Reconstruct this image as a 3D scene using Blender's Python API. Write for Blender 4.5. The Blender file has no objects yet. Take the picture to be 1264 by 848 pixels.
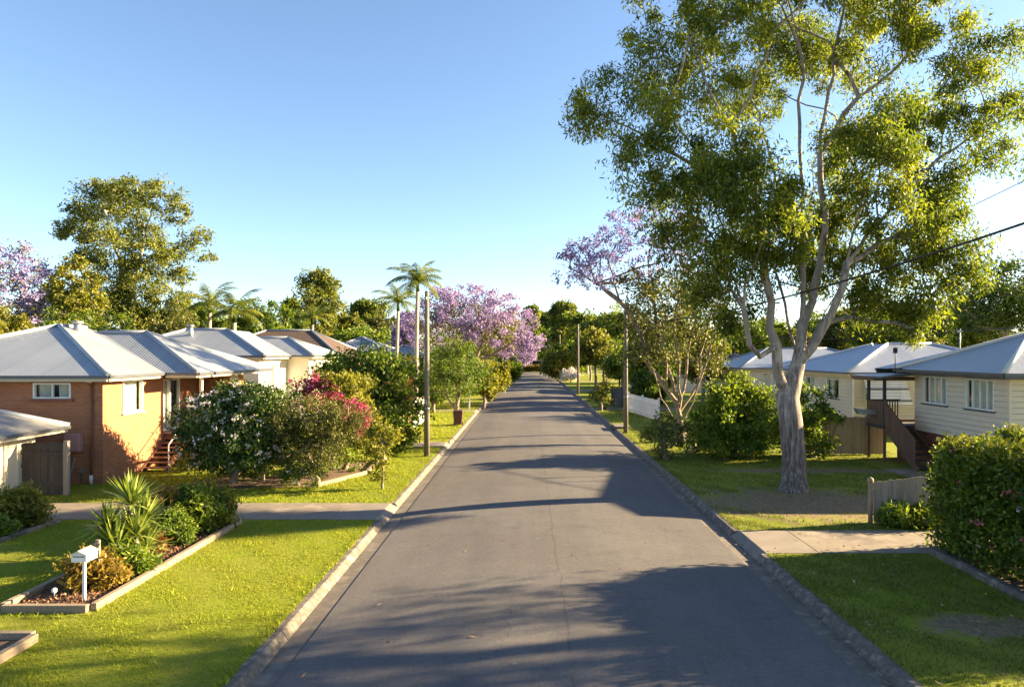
import bpy, math, random
import numpy as np
from mathutils import Vector

random.seed(7)
sc = bpy.context.scene
col = sc.collection
R = math.radians
F = 860.0            # focal length in photo pixels (photo 1264 wide)
VX, VY, CH = 652.0, 436.0, 4.5   # vanishing point of the street, camera height
LZ = 0.12            # level of the lawns (kerb top)

def gx(px, d): return (px - VX) * d / F          # sideways metres of a bearing at distance d
def gz(py, d): return CH + (VY - py) * d / F     # height of a bearing at distance d

# ------------------------------------------------------------------ camera, light
cam = bpy.data.cameras.new('camera'); co = bpy.data.objects.new('camera', cam); col.objects.link(co)
co.location = (0, 0, CH); co.rotation_euler = (R(90), 0, 0)
cam.sensor_width = 36; cam.lens = 36 * F / 1264
cam.shift_x = -20 / 1264; cam.shift_y = 12 / 1264
cam.clip_start = .1; cam.clip_end = 3000
sc.camera = co

EL, AZ = 17.4, 14.0
sv = Vector((math.cos(R(EL)) * math.cos(R(AZ)), math.cos(R(EL)) * math.sin(R(AZ)), math.sin(R(EL))))
sl = bpy.data.lights.new('sun', 'SUN'); so = bpy.data.objects.new('sun', sl); col.objects.link(so)
sl.energy = 5.0; sl.angle = R(.55); sl.color = (1, .765, .43)
so.rotation_euler = sv.to_track_quat('Z', 'Y').to_euler(); so.location = (60, 20, 40)

w = bpy.data.worlds.new('World'); sc.world = w; w.use_nodes = True
nt = w.node_tree
bg = nt.nodes['Background']
sky = nt.nodes.new('ShaderNodeTexSky'); sky.sky_type = 'NISHITA'; sky.sun_disc = False
sky.sun_elevation = R(EL); sky.sun_rotation = R(90 - AZ)
sky.altitude = 30; sky.air_density = .82; sky.dust_density = .5; sky.ozone_density = 2.0
nt.links.new(sky.outputs[0], bg.inputs[0]); bg.inputs[1].default_value = .05
sc.view_settings.view_transform = 'Standard'; sc.view_settings.look = 'None'
sc.view_settings.exposure = 2.72; sc.view_settings.gamma = 1
sc.cycles.max_bounces = 6; sc.cycles.transparent_max_bounces = 8
try: sc.cycles.use_denoising = True
except Exception: pass

# ------------------------------------------------------------------ materials
class N:
    def __init__(s, name):
        s.m = bpy.data.materials.new(name); s.m.use_nodes = True
        s.t = s.m.node_tree; s.p = s.t.nodes['Principled BSDF']; s.out = s.t.nodes['Material Output']
    def n(s, typ, **kw):
        o = s.t.nodes.new(typ)
        for k, v in kw.items():
            if k in o.inputs: o.inputs[k].default_value = v
            else: setattr(o, k, v)
        return o
    def l(s, a, b): s.t.links.new(a, b)
    def coords(s, which='Object', scale=(1, 1, 1)):
        tc = s.n('ShaderNodeTexCoord'); mp = s.n('ShaderNodeMapping'); mp.inputs['Scale'].default_value = scale
        s.l(tc.outputs[which], mp.inputs[0]); return mp.outputs[0]
    def noise(s, vec, scale, detail=4, rough=.6):
        o = s.n('ShaderNodeTexNoise'); o.inputs['Scale'].default_value = scale
        o.inputs['Detail'].default_value = detail; o.inputs['Roughness'].default_value = rough
        s.l(vec, o.inputs['Vector']); return o.outputs[0]
    def ramp(s, fac, stops):
        o = s.n('ShaderNodeValToRGB'); e = o.color_ramp.elements
        while len(e) < len(stops): e.new(.5)
        for k, (p, c) in enumerate(stops): e[k].position = p; e[k].color = (*c, 1)
        s.l(fac, o.inputs[0]); return o.outputs[0]
    def mix(s, fac, a, b, mode='MIX'):
        o = s.n('ShaderNodeMix', data_type='RGBA', blend_type=mode)
        for v, i in ((fac, 0), (a, 6), (b, 7)):
            if hasattr(v, 'links'): s.l(v, o.inputs[i])
            elif i == 0: o.inputs[0].default_value = v
            else: o.inputs[i].default_value = (*v, 1)
        return o.outputs[2]
    def math(s, op, a, b=None, clamp=False):
        o = s.n('ShaderNodeMath', operation=op, use_clamp=clamp)
        for v, i in ((a, 0), (b, 1)):
            if v is None: continue
            if hasattr(v, 'links'): s.l(v, o.inputs[i])
            else: o.inputs[i].default_value = v
        return o.outputs[0]
    def bump(s, h, strength=.3, dist=.02, prev=None):
        o = s.n('ShaderNodeBump'); o.inputs['Strength'].default_value = strength; o.inputs['Distance'].default_value = dist
        s.l(h, o.inputs['Height'])
        if prev is not None: s.l(prev, o.inputs['Normal'])
        return o.outputs[0]

def simple(name, c1, c2=None, scale=3, rough=.7, bump=.1, metal=0, stretch=(1, 1, 1), coords='Object', c3=None, fine=40):
    m = N(name); v = m.coords(coords, stretch)
    c2 = c2 or tuple(x * .8 for x in c1)
    st = [(.3, c1), (.7, c2)] if c3 is None else [(.3, c1), (.5, c2), (.72, c3)]
    m.l(m.ramp(m.noise(v, scale), st), m.p.inputs['Base Color'])
    m.p.inputs['Roughness'].default_value = rough; m.p.inputs['Metallic'].default_value = metal
    if bump: m.l(m.bump(m.noise(v, fine), bump, .01), m.p.inputs['Normal'])
    return m.m

def leafmat(name, dark, mid, light, trans=.35, rough=.55, tint=(1.1, 1.15, .5)):
    if 'leaf' in name and mid[1] > mid[0] * .85 and mid[1] > mid[2] * 2.2 and 'croton' not in name:
        dark, mid, light = [(c[0] * .92, c[1] * 1.0, c[2] * 1.0) for c in (dark, mid, light)]
    m = N(name)
    at = m.n('ShaderNodeAttribute', attribute_name='var')
    c = m.ramp(at.outputs['Fac'], [(.12, dark), (.5, mid), (.9, light)])
    m.l(c, m.p.inputs['Base Color']); m.p.inputs['Roughness'].default_value = rough
    m.p.inputs['Specular IOR Level'].default_value = .35
    tr = m.n('ShaderNodeBsdfTranslucent')
    m.l(m.mix(1.0, c, tint, 'MULTIPLY'), tr.inputs[0])
    mx = m.n('ShaderNodeMixShader'); mx.inputs[0].default_value = trans
    m.l(m.p.outputs[0], mx.inputs[1]); m.l(tr.outputs[0], mx.inputs[2]); m.l(mx.outputs[0], m.out.inputs[0])
    return m.m

def brickmat(name, a, b, mortar, sc_=1.0):
    m = N(name); v = m.coords('UV')
    o = m.n('ShaderNodeTexBrick'); o.inputs['Scale'].default_value = sc_
    o.inputs['Color1'].default_value = (*a, 1); o.inputs['Color2'].default_value = (*b, 1); o.inputs['Mortar'].default_value = (*mortar, 1)
    o.inputs['Mortar Size'].default_value = .009; o.inputs['Brick Width'].default_value = .25; o.inputs['Row Height'].default_value = .09
    o.inputs['Mortar Smooth'].default_value = .2; o.inputs['Bias'].default_value = -.1
    m.l(v, o.inputs['Vector'])
    n1 = m.noise(v, 1.3, 5)
    c = m.mix(m.ramp(n1, [(.35, (0, 0, 0)), (.75, (.5, .5, .5))]), o.outputs[0], tuple(x * .55 for x in a))
    st = m.coords('UV', (.3, 3.5, 1))
    c = m.mix(m.ramp(m.noise(st, 2.2, 3), [(.5, (0, 0, 0)), (.8, (.35, .35, .35))]), c, tuple(min(1, x * 1.35) for x in b))
    m.l(c, m.p.inputs['Base Color']); m.p.inputs['Roughness'].default_value = .85
    inv = m.math('SUBTRACT', 1.0, o.outputs['Fac'])
    m.l(m.bump(m.noise(v, 60), .2, .004, m.bump(inv, .6, .012)), m.p.inputs['Normal'])
    return m.m

def roofmat(name, c1, c2, rust=(.2, .17, .15)):
    m = N(name); v = m.coords('UV')
    wv = m.n('ShaderNodeTexWave', wave_type='BANDS', bands_direction='X', wave_profile='SIN')
    wv.inputs['Scale'].default_value = 2.6; m.l(v, wv.inputs['Vector'])
    c = m.ramp(m.noise(v, .5, 5), [(.3, c1), (.7, c2)])
    stv = m.coords('UV', (2.2, .12, 1))
    c = m.mix(m.ramp(m.noise(stv, 1.6, 5, .7), [(.48, (0, 0, 0)), (.8, (.4, .4, .4))]), c, rust)
    pan = m.n('ShaderNodeTexBrick'); pan.inputs['Scale'].default_value = 1; pan.inputs['Brick Width'].default_value = .8; pan.inputs['Row Height'].default_value = 9
    pan.offset = 0
    pan.inputs['Mortar Size'].default_value = .012; pan.inputs['Color1'].default_value = (1, 1, 1, 1); pan.inputs['Color2'].default_value = (.86, .87, .9, 1)
    pan.inputs['Mortar'].default_value = (.62, .63, .66, 1); m.l(v, pan.inputs['Vector'])
    c = m.mix(1.0, c, pan.outputs[0], 'MULTIPLY')
    m.l(c, m.p.inputs['Base Color']); m.p.inputs['Roughness'].default_value = .42; m.p.inputs['Metallic'].default_value = .15
    m.l(m.bump(wv.outputs['Fac'], .85, .014), m.p.inputs['Normal'])
    return m.m

def tilemat(name, a, b):
    m = N(name); v = m.coords('UV')
    o = m.n('ShaderNodeTexBrick'); o.inputs['Scale'].default_value = 1
    o.inputs['Color1'].default_value = (*a, 1); o.inputs['Color2'].default_value = (*b, 1); o.inputs['Mortar'].default_value = tuple(x * .4 for x in a) + (1,)
    o.inputs['Mortar Size'].default_value = .02; o.inputs['Brick Width'].default_value = .3; o.inputs['Row Height'].default_value = .34
    m.l(v, o.inputs['Vector'])
    m.l(m.mix(m.noise(v, 1.1), o.outputs[0], tuple(x * .7 for x in b)), m.p.inputs['Base Color']); m.p.inputs['Roughness'].default_value = .8
    m.l(m.bump(m.math('SUBTRACT', 1.0, o.outputs['Fac']), .8, .03), m.p.inputs['Normal'])
    return m.m

def woodmat(name, a, b, scale=1.5, vertical=True):
    m = N(name)
    at = m.n('ShaderNodeObjectInfo')
    v = m.coords('Object', (14, 14, 1.2) if vertical else (1.2, 1.2, 14))
    board = m.coords('UV', (1 / .11, 0.001, 1))
    wn = m.n('ShaderNodeTexWhiteNoise', noise_dimensions='1D')
    sx = m.n('ShaderNodeSeparateXYZ'); m.l(board, sx.inputs[0])
    m.l(m.math('FLOOR', sx.outputs[0]), wn.inputs['W'])
    c = m.ramp(m.noise(v, scale, 5, .7), [(.3, a), (.72, b)])
    c = m.mix(m.math('MULTIPLY', wn.outputs[0], .45), c, tuple(x * .5 for x in a))
    m.l(c, m.p.inputs['Base Color']); m.p.inputs['Roughness'].default_value = .85
    m.l(m.bump(m.noise(v, scale * 3), .35, .008), m.p.inputs['Normal'])
    return m.m

def barkmat(name, pale, mid, dark, scale=1.0, patch=.5, dark_foot=False):
    m = N(name); v = m.coords('Object', (3.2, 3.2, .55)); v2 = m.coords('Object', (1.2, 1.2, .6))
    n1 = m.noise(v, 2.2 * scale, 6, .72); n2 = m.noise(v2, 1.8 * scale, 4, .6)
    c = m.ramp(n1, [(.36, dark), (.47, mid), (.58, pale)])
    c = m.mix(m.ramp(n2, [(patch - .04, (0, 0, 0)), (patch + .06, (.75, .75, .75))]), c, mid)
    if dark_foot:      # darker, streaked bark colour on the lowest metres of the trunk
        sx = m.n('ShaderNodeSeparateXYZ'); m.l(m.coords('Object'), sx.inputs[0])
        hz = m.math('ADD', m.math('MULTIPLY', sx.outputs[2], .26), m.math('MULTIPLY', m.math('SUBTRACT', n1, .5), 2.4))
        sv2 = m.noise(m.coords('Object', (9, 9, .9)), 1.6, 5, .7)
        c = m.mix(m.ramp(hz, [(.45, (.95, .95, .95)), (1.0, (0, 0, 0))]), c, m.ramp(sv2, [(.36, (.035, .026, .022)), (.5, (.11, .082, .07)), (.64, (.26, .21, .185))]))
    m.l(c, m.p.inputs['Base Color']); m.p.inputs['Roughness'].default_value = .85
    m.l(m.bump(m.noise(v, 6 * scale, 6, .75), .7, .03), m.p.inputs['Normal'])
    return m.m

def glassmat():
    m = N('window_glass')
    g = m.n('ShaderNodeBsdfGlossy'); g.inputs['Roughness'].default_value = .03; g.inputs[0].default_value = (.9, .95, 1, 1)
    t = m.n('ShaderNodeBsdfTransparent'); t.inputs[0].default_value = (.8, .86, .86, 1)
    lw = m.n('ShaderNodeLayerWeight'); lw.inputs[0].default_value = .5
    mx = m.n('ShaderNodeMixShader')
    m.l(m.math('ADD', m.math('MULTIPLY', m.math('POWER', lw.outputs['Facing'], 4.0), .7), .07, True), mx.inputs[0])
    m.l(t.outputs[0], mx.inputs[1]); m.l(g.outputs[0], mx.inputs[2]); m.l(mx.outputs[0], m.out.inputs[0])
    return m.m

def asphaltmat():
    m = N('asphalt'); v = m.coords('Object'); tr = m.coords('Object', (1, .045, 1))
    base = m.ramp(m.noise(v, 90, 3, .8), [(.25, (.070, .068, .071)), (.5, (.130, .118, .113)), (.78, (.222, .20, .188))])
    c = m.mix(m.ramp(m.noise(tr, .9, 4, .6), [(.35, (0, 0, 0)), (.68, (.8, .8, .8))]), base, (.090, .086, .088))
    c = m.mix(m.ramp(m.noise(v, .35, 5, .7), [(.45, (0, 0, 0)), (.7, (.65, .65, .65))]), c, (.156, .147, .144))
    c = m.mix(m.ramp(m.noise(v, 1.8, 6, .8), [(.52, (0, 0, 0)), (.72, (.6, .6, .6))]), c, (.072, .070, .074))
    c = m.mix(m.ramp(m.noise(v, 28, 2, .8), [(.56, (0, 0, 0)), (.66, (.35, .35, .35))]), c, (.24, .22, .20))
    c = m.mix(m.ramp(m.noise(v, 11, 4, .75), [(.35, (.28, .28, .28)), (.6, (0, 0, 0))]), c, (.055, .055, .06))
    # long seam and fine cracks
    sx = m.n('ShaderNodeSeparateXYZ'); m.l(v, sx.inputs[0])
    wob = m.math('MULTIPLY', m.math('SUBTRACT', m.noise(v, .9, 6, .75), .5), .35)
    dst = m.math('ABSOLUTE', m.math('SUBTRACT', m.math('ADD', sx.outputs[0], wob), .62))
    seam = m.math('MULTIPLY', m.math('LESS_THAN', dst, .018), m.math('GREATER_THAN', m.noise(v, .55, 2), .44))
    vo = m.n('ShaderNodeTexVoronoi', feature='DISTANCE_TO_EDGE'); vo.inputs['Scale'].default_value = .22
    wv = m.n('ShaderNodeVectorMath', operation='ADD'); m.l(v, wv.inputs[0])
    nn = m.n('ShaderNodeTexNoise'); nn.inputs['Scale'].default_value = 1.2; nn.inputs['Detail'].default_value = 6; m.l(v, nn.inputs['Vector'])
    m.l(nn.outputs['Color'], wv.inputs[1]); m.l(wv.outputs[0], vo.inputs['Vector'])
    crack = m.math('MULTIPLY', m.math('LESS_THAN', vo.outputs[0], .0018), m.math('GREATER_THAN', m.noise(v, .16, 2), .5))
    c = m.mix(m.math('MULTIPLY', m.math('MAXIMUM', seam, crack), .3), c, (.035, .033, .032))
    m.l(c, m.p.inputs['Base Color']); m.p.inputs['Roughness'].default_value = .82
    m.p.inputs['Specular IOR Level'].default_value = .12
    m.l(m.bump(m.noise(v, 130, 2, .8), .5, .006), m.p.inputs['Normal'])
    return m.m

def lawnmat():
    m = N('lawn_turf'); v = m.coords('Object')
    c = m.ramp(m.noise(v, 26, 5, .8), [(.25, (.08, .12, .009)), (.5, (.18, .22, .013)), (.78, (.31, .315, .022))])
    c = m.mix(m.ramp(m.noise(v, .45, 5, .7), [(.42, (0, 0, 0)), (.72, (.7, .7, .7))]), c, (.23, .20, .045))
    c = m.mix(m.ramp(m.noise(v, .9, 6, .8), [(.6, (0, 0, 0)), (.78, (.55, .55, .55))]), c, (.075, .105, .014))
    # worn soil under the big gum and on the verge nearest the camera
    for cx, cy, rx, ry in SOIL:
        mp = m.n('ShaderNodeMapping', vector_type='TEXTURE'); mp.inputs['Location'].default_value = (cx, cy, 0); mp.inputs['Scale'].default_value = (rx, ry, 50)
        tc = m.n('ShaderNodeTexCoord'); m.l(tc.outputs['Object'], mp.inputs[0])
        ln = m.n('ShaderNodeVectorMath', operation='LENGTH'); m.l(mp.outputs[0], ln.inputs[0])
        q = m.math('ADD', ln.outputs['Value'], m.math('MULTIPLY', m.math('SUBTRACT', m.noise(v, 1.7, 8, .8), .5), 2.8))
        soil = m.ramp(m.noise(v, 14, 5, .8), [(.3, (.105, .072, .046)), (.55, (.23, .165, .105)), (.75, (.38, .30, .21))])
        c = m.mix(m.ramp(q, [(.6, (.97, .97, .97)), (1.15, (0, 0, 0))]), c, soil)
    m.l(c, m.p.inputs['Base Color']); m.p.inputs['Roughness'].default_value = .9
    m.p.inputs['Specular IOR Level'].default_value = .15
    m.l(m.bump(m.noise(v, 45, 4, .8), .8, .03), m.p.inputs['Normal'])
    return m.m

SOIL = [(8.2, 20.3, 4.2, 2.5), (7.3, 11.2, 1.05, .6), (10.2, 26.0, 4, .7), (-10.2, 23.0, 1.8, .7)]

MT = dict(
    asphalt=asphaltmat(), lawn=lawnmat(), glass=glassmat(),
    kerb=simple('kerb_concrete', (.21, .175, .14), (.085, .07, .058), 3.2, .85, .6, c3=(.28, .235, .185)),
    gutter=simple('gutter_concrete', (.17, .14, .115), (.10, .085, .07), 1.8, .85, .3, c3=(.22, .185, .15)),
    drive=simple('driveway_concrete', (.24, .20, .155), (.17, .14, .11), 1.5, .85, .3, c3=(.29, .24, .19)),
    crossover=simple('crossover_concrete', (.16, .135, .115), (.22, .185, .155), 1.6, .85, .3),
    soil=simple('far_ground', (.09, .085, .03), (.12, .10, .05), .3, .95, .3),
    mulch=simple('bark_mulch', (.16, .09, .05), (.07, .04, .025), 22, .95, .9, c3=(.30, .20, .12), fine=70),
    brick=brickmat('orange_brick', (.40, .150, .060), (.30, .105, .045), (.33, .22, .14)),
    brick_dark=brickmat('red_brick', (.26, .085, .045), (.19, .06, .035), (.22, .16, .12)),
    roof=roofmat('pale_roof_steel', (.29, .315, .35), (.23, .255, .29), (.21, .19, .17)),
    roof_blue=roofmat('grey_blue_roof_steel', (.25, .285, .345), (.21, .24, .30), (.19, .20, .22)),
    roof_shed=roofmat('weathered_shed_steel', (.30, .29, .28), (.20, .20, .20)),
    tile=tilemat('brown_roof_tile', (.13, .08, .055), (.085, .052, .04)),
    cap=simple('roof_cap_steel', (.26, .29, .34), (.20, .23, .28), 1, .45, 0, .3),
    cap_light=simple('pale_roof_cap', (.6, .6, .6), (.5, .5, .5), 1, .45, 0, .2),
    gutter_steel=simple('dark_gutter_steel', (.10, .11, .13), (.08, .085, .1), 1, .45, 0, .3),
    white=simple('white_paint', (.78, .76, .72), (.66, .64, .60), 2, .5, .05),
    cream=simple('cream_paint', (.70, .62, .48), (.60, .53, .40), 1.5, .6, .08),
    board=simple('beige_weatherboard', (.66, .56, .44), (.60, .505, .395), .9, .6, .08, stretch=(1, 1, 3)),
    board_cream=simple('cream_weatherboard', (.66, .58, .42), (.58, .50, .36), .9, .6, .08),
    render=simple('off_white_render', (.74, .70, .62), (.66, .62, .54), 1, .8, .1),
    pink=simple('pink_meter_box_paint', (.38, .21, .20), (.33, .18, .17), 1, .5, .05),
    curtain=simple('curtain_cloth', (.72, .68, .60), (.60, .56, .48), 3, .9, .05),
    darkroom=simple('dark_interior', (.03, .03, .03), (.02, .02, .02), 1, .9, 0),
    wood_grey=woodmat('weathered_paling_wood', (.24, .20, .165), (.40, .34, .28)),
    wood_dark=woodmat('dark_stained_wood', (.035, .033, .034), (.065, .062, .062)),
    wood_brown=woodmat('brown_timber', (.13, .065, .04), (.20, .11, .07)),
    wood_red=woodmat('red_brown_paling', (.24, .12, .07), (.34, .19, .12)),
    sleeper=simple('sleeper_timber', (.34, .26, .17), (.20, .15, .10), 5, .85, .5, stretch=(6, .6, 6), c3=(.42, .33, .22)),
    pole=simple('pole_timber', (.20, .18, .14), (.13, .115, .085), 4, .85, .5, stretch=(8, 8, .5), c3=(.28, .25, .20)),
    step=simple('step_tread', (.22, .12, .075), (.15, .08, .05), 3, .7, .1),
    steel=simple('galvanised_steel', (.40, .42, .44), (.30, .32, .34), 3, .4, .05, .7),
    black=simple('black_cable', (.015, .015, .018), (.02, .02, .02), 2, .6, 0),
    bin=simple('bin_plastic', (.09, .035, .025), (.07, .03, .02), 2, .5, .05),
    gum_bark=barkmat('gum_bark', (.40, .345, .30), (.235, .195, .17), (.085, .062, .05), 1.0, .5, True),
    gum_bark_far=barkmat('distant_gum_bark', (.62, .55, .45), (.45, .38, .30), (.22, .17, .13)),
    bark=barkmat('grey_brown_bark', (.30, .24, .18), (.19, .145, .105), (.09, .065, .045), 1.3),
    bark_pale=barkmat('pale_branch_bark', (.33, .25, .18), (.21, .155, .11), (.09, .062, .045), 1.4),
    palm_bark=barkmat('palm_trunk_bark', (.40, .35, .28), (.28, .24, .19), (.17, .14, .11), 1.2),
    gum_leaf=leafmat('gum_leaf', (.045, .072, .013), (.145, .172, .022), (.32, .305, .036), .54),
    gum_leaf_gold=leafmat('golden_gum_leaf', (.055, .072, .016), (.155, .165, .028), (.29, .265, .042), .42),
    green=leafmat('mid_green_leaf', (.032, .060, .008), (.095, .14, .014), (.23, .25, .024), .45),
    dark=leafmat('dark_green_leaf', (.022, .045, .010), (.062, .098, .016), (.15, .185, .027), .22, .45),
    bright=leafmat('bright_green_leaf', (.05, .085, .010), (.13, .18, .018), (.27, .29, .03), .4),
    yellow=leafmat('yellow_green_leaf', (.08, .085, .012), (.19, .18, .022), (.33, .28, .035), .42),
    olive=leafmat('olive_leaf', (.045, .052, .013), (.105, .105, .022), (.20, .18, .036), .3),
    lilac=leafmat('jacaranda_flower', (.15, .12, .28), (.25, .21, .41), (.38, .335, .56), .4, .7, (1.1, .95, 1.1)),
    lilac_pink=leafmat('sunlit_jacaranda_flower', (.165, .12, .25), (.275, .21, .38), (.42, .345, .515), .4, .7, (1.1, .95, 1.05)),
    magenta=leafmat('magenta_flower', (.22, .02, .07), (.38, .04, .13), (.52, .12, .24), .35, .6, (1.1, .8, 1)),
    whitefl=leafmat('white_flower', (.55, .44, .40), (.74, .66, .60), (.85, .82, .78), .25, .6, (1, 1, 1)),
    pinkfl=leafmat('pink_flower', (.50, .12, .14), (.66, .26, .24), (.8, .5, .42), .3, .6, (1.1, .9, .9)),
    redleaf=leafmat('croton_red_leaf', (.09, .035, .012), (.17, .065, .018), (.26, .15, .03), .35),
    orangeleaf=leafmat('croton_orange_leaf', (.085, .055, .010), (.19, .125, .016), (.30, .22, .025), .35),
    yucca=leafmat('spiky_leaf', (.08, .115, .02), (.20, .25, .045), (.40, .41, .10), .4, .45),
    palmleaf=leafmat('palm_frond', (.05, .075, .015), (.14, .17, .025), (.29, .28, .05), .35, .45),
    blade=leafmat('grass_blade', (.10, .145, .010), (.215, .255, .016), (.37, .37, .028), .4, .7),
    blade_shade=leafmat('shaded_grass_blade', (.06, .09, .014), (.125, .155, .025), (.24, .23, .05), .4, .7),  # darker copy of the lawn blade; the verge's shade is put into the colour
    chip=leafmat('mulch_chip', (.08, .035, .018), (.17, .085, .045), (.32, .19, .11), .05, .8),
    litter=leafmat('dry_leaf', (.12, .06, .025), (.26, .16, .08), (.5, .42, .3), .1, .8),
)

# ------------------------------------------------------------------ mesh helpers
ORG = {}
def tag(o, label=None, cat=None, group=None, kind=None):
    if label: o['label'] = label
    if cat: o['category'] = cat
    if group: o['group'] = group
    if kind: o['kind'] = kind
    return o
def thing(name, label, cat, loc=(0, 0, 0), group=None):
    o = bpy.data.objects.new(name, None); col.objects.link(o); o.location = loc
    o.empty_display_size = .2; ORG[o.name] = Vector(loc)
    return tag(o, label, cat, group)

class MB:
    def __init__(s): s.v = []; s.f = []; s.sm = []
    def face(s, pts, smooth=False):
        b = len(s.v); s.v += [tuple(p) for p in pts]; s.f.append(tuple(range(b, b + len(pts)))); s.sm.append(smooth)
    def box(s, x0, x1, y0, y1, z0, z1):
        if x0 > x1: x0, x1 = x1, x0
        if y0 > y1: y0, y1 = y1, y0
        if z0 > z1: z0, z1 = z1, z0
        b = len(s.v)
        s.v += [(x0, y0, z0), (x1, y0, z0), (x1, y1, z0), (x0, y1, z0), (x0, y0, z1), (x1, y0, z1), (x1, y1, z1), (x0, y1, z1)]
        for q in ((0, 3, 2, 1), (4, 5, 6, 7), (0, 1, 5, 4), (1, 2, 6, 5), (2, 3, 7, 6), (3, 0, 4, 7)):
            s.f.append(tuple(b + i for i in q)); s.sm.append(False)
        return s
    def prism(s, bottom, top):
        n = len(bottom); b = len(s.v); s.v += [tuple(p) for p in bottom] + [tuple(p) for p in top]
        s.f.append(tuple(b + i for i in reversed(range(n)))); s.f.append(tuple(b + n + i for i in range(n))); s.sm += [False, False]
        for i in range(n):
            j = (i + 1) % n; s.f.append((b + i, b + j, b + n + j, b + n + i)); s.sm.append(False)
        return s
    def tube(s, path, rad, sides=8, caps=True, ref=None):
        P = [Vector(p) for p in path]; n = len(P)
        if not hasattr(rad, '__len__'): rad = [rad] * n
        b = len(s.v); u = None
        for i, p in enumerate(P):
            t = (P[min(i + 1, n - 1)] - P[max(i - 1, 0)])
            t = t.normalized() if t.length > 1e-9 else Vector((0, 0, 1))
            if u is None:
                u = t.orthogonal().normalized()
            u = (u - t * u.dot(t)); u = u.normalized() if u.length > 1e-6 else t.orthogonal().normalized()
            w_ = t.cross(u)
            for k in range(sides):
                a = 2 * math.pi * k / sides
                s.v.append(tuple(p + (u * math.cos(a) + w_ * math.sin(a)) * rad[i]))
        for i in range(n - 1):
            for k in range(sides):
                k2 = (k + 1) % sides
                s.f.append((b + i * sides + k, b + i * sides + k2, b + (i + 1) * sides + k2, b + (i + 1) * sides + k)); s.sm.append(sides > 4)
        if caps:
            s.f.append(tuple(b + k for k in reversed(range(sides)))); s.sm.append(False)
            s.f.append(tuple(b + (n - 1) * sides + k for k in range(sides))); s.sm.append(False)
        return s
    def bar(s, a, b_, w_, h):     # rectangular bar from a to b
        a = Vector(a); b_ = Vector(b_); t = (b_ - a).normalized()
        up = Vector((0, 0, 1)) if abs(t.z) < .95 else Vector((0, 1, 0))
        r = t.cross(up).normalized() * w_ / 2; q = r.cross(t).normalized() * h / 2
        s.prism([a - r - q, a + r - q, a + r + q, a - r + q], [b_ - r - q, b_ + r - q, b_ + r + q, b_ - r + q]); return s
    def build(s, name, mat, parent=None, loc=None, bevel=0):
        off = Vector((0, 0, 0))
        if parent is not None: off = ORG[parent.name]
        elif loc is not None: off = Vector(loc)
        me = bpy.data.meshes.new(name)
        V = np.array(s.v, dtype=np.float64).reshape(-1, 3) - np.array(off)
        me.from_pydata(V.tolist(), [], s.f)
        me.polygons.foreach_set('use_smooth', s.sm)
        me.materials.append(mat)
        uv = me.uv_layers.new(name='UVMap'); buf = np.zeros(len(me.loops) * 2)
        for p in me.polygons:
            n = p.normal
            if n.x * n.x + n.y * n.y < 1e-6: t = Vector((1, 0, 0))
            else: t = Vector((-n.y, n.x, 0)).normalized()
            bt = n.cross(t)
            for li in p.loop_indices:
                q = me.vertices[me.loops[li].vertex_index].co + off
                buf[2 * li] = q.dot(t); buf[2 * li + 1] = q.dot(bt)
        uv.data.foreach_set('uv', buf)
        o = bpy.data.objects.new(name, me); col.objects.link(o)
        if parent is not None: o.parent = parent; ORG[o.name] = off
        else: o.location = off; ORG[o.name] = off
        if bevel:
            bm = o.modifiers.new('edge', 'BEVEL'); bm.width = bevel; bm.segments = 2; bm.limit_method = 'ANGLE'
        return o

def struct(name, mb, mat):
    return tag(mb.build(name, mat), kind='structure')

def npmesh(name, verts, k, var, mat, parent=None, kind=None, smooth=False):
    off = np.array(ORG[parent.name]) if parent is not None else np.zeros(3)
    verts = (verts - off).astype(np.float32); nf = len(verts) // k
    me = bpy.data.meshes.new(name)
    me.vertices.add(len(verts)); me.vertices.foreach_set('co', verts.ravel())
    me.loops.add(nf * k); me.loops.foreach_set('vertex_index', np.arange(nf * k, dtype=np.int32))
    me.polygons.add(nf); me.polygons.foreach_set('loop_start', np.arange(0, nf * k, k, dtype=np.int32))
    a = me.attributes.new('var', 'FLOAT', 'FACE'); a.data.foreach_set('value', var.astype(np.float32))
    me.materials.append(mat); me.update(calc_edges=True)
    o = bpy.data.objects.new(name, me); col.objects.link(o)
    if parent is not None: o.parent = parent; ORG[o.name] = Vector(off)
    if kind: o['kind'] = kind
    return o

def unit(a): return a / (np.linalg.norm(a, axis=-1, keepdims=True) + 1e-9)

def leaves(rng, cl, cr, per, L, W, droop=0., flat=.75, bias=0.):
    n = len(cl); cr = np.broadcast_to(np.asarray(cr, float), (n,))
    idx = np.repeat(np.arange(n), per); M = len(idx)
    o = rng.normal(size=(M, 3)) * .5
    r = np.linalg.norm(o, axis=1, keepdims=True); o = np.where(r > 1.15, o / r * 1.15 * rng.random((M, 1)) ** .3, o)
    o[:, 2] *= flat
    p = cl[idx] + o * cr[idx][:, None]
    a = unit(rng.normal(size=(M, 3))); a[:, 2] -= droop; a = unit(a)
    q = rng.normal(size=(M, 3)); q[:, 2] += .5
    b = unit(np.cross(a, q)); l = (L * rng.uniform(.65, 1.3, M))[:, None]; wd = (W * rng.uniform(.7, 1.25, M))[:, None] * .5
    V = np.empty((M, 4, 3)); V[:, 0] = p; V[:, 1] = p + a * l * .45 + b * wd; V[:, 2] = p + a * l; V[:, 3] = p + a * l * .45 - b * wd
    cv = rng.random(n)
    var = np.clip(cv[idx] * .5 + rng.random(M) * .5 + bias, 0, 1)
    return V.reshape(-1, 3), var

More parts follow.
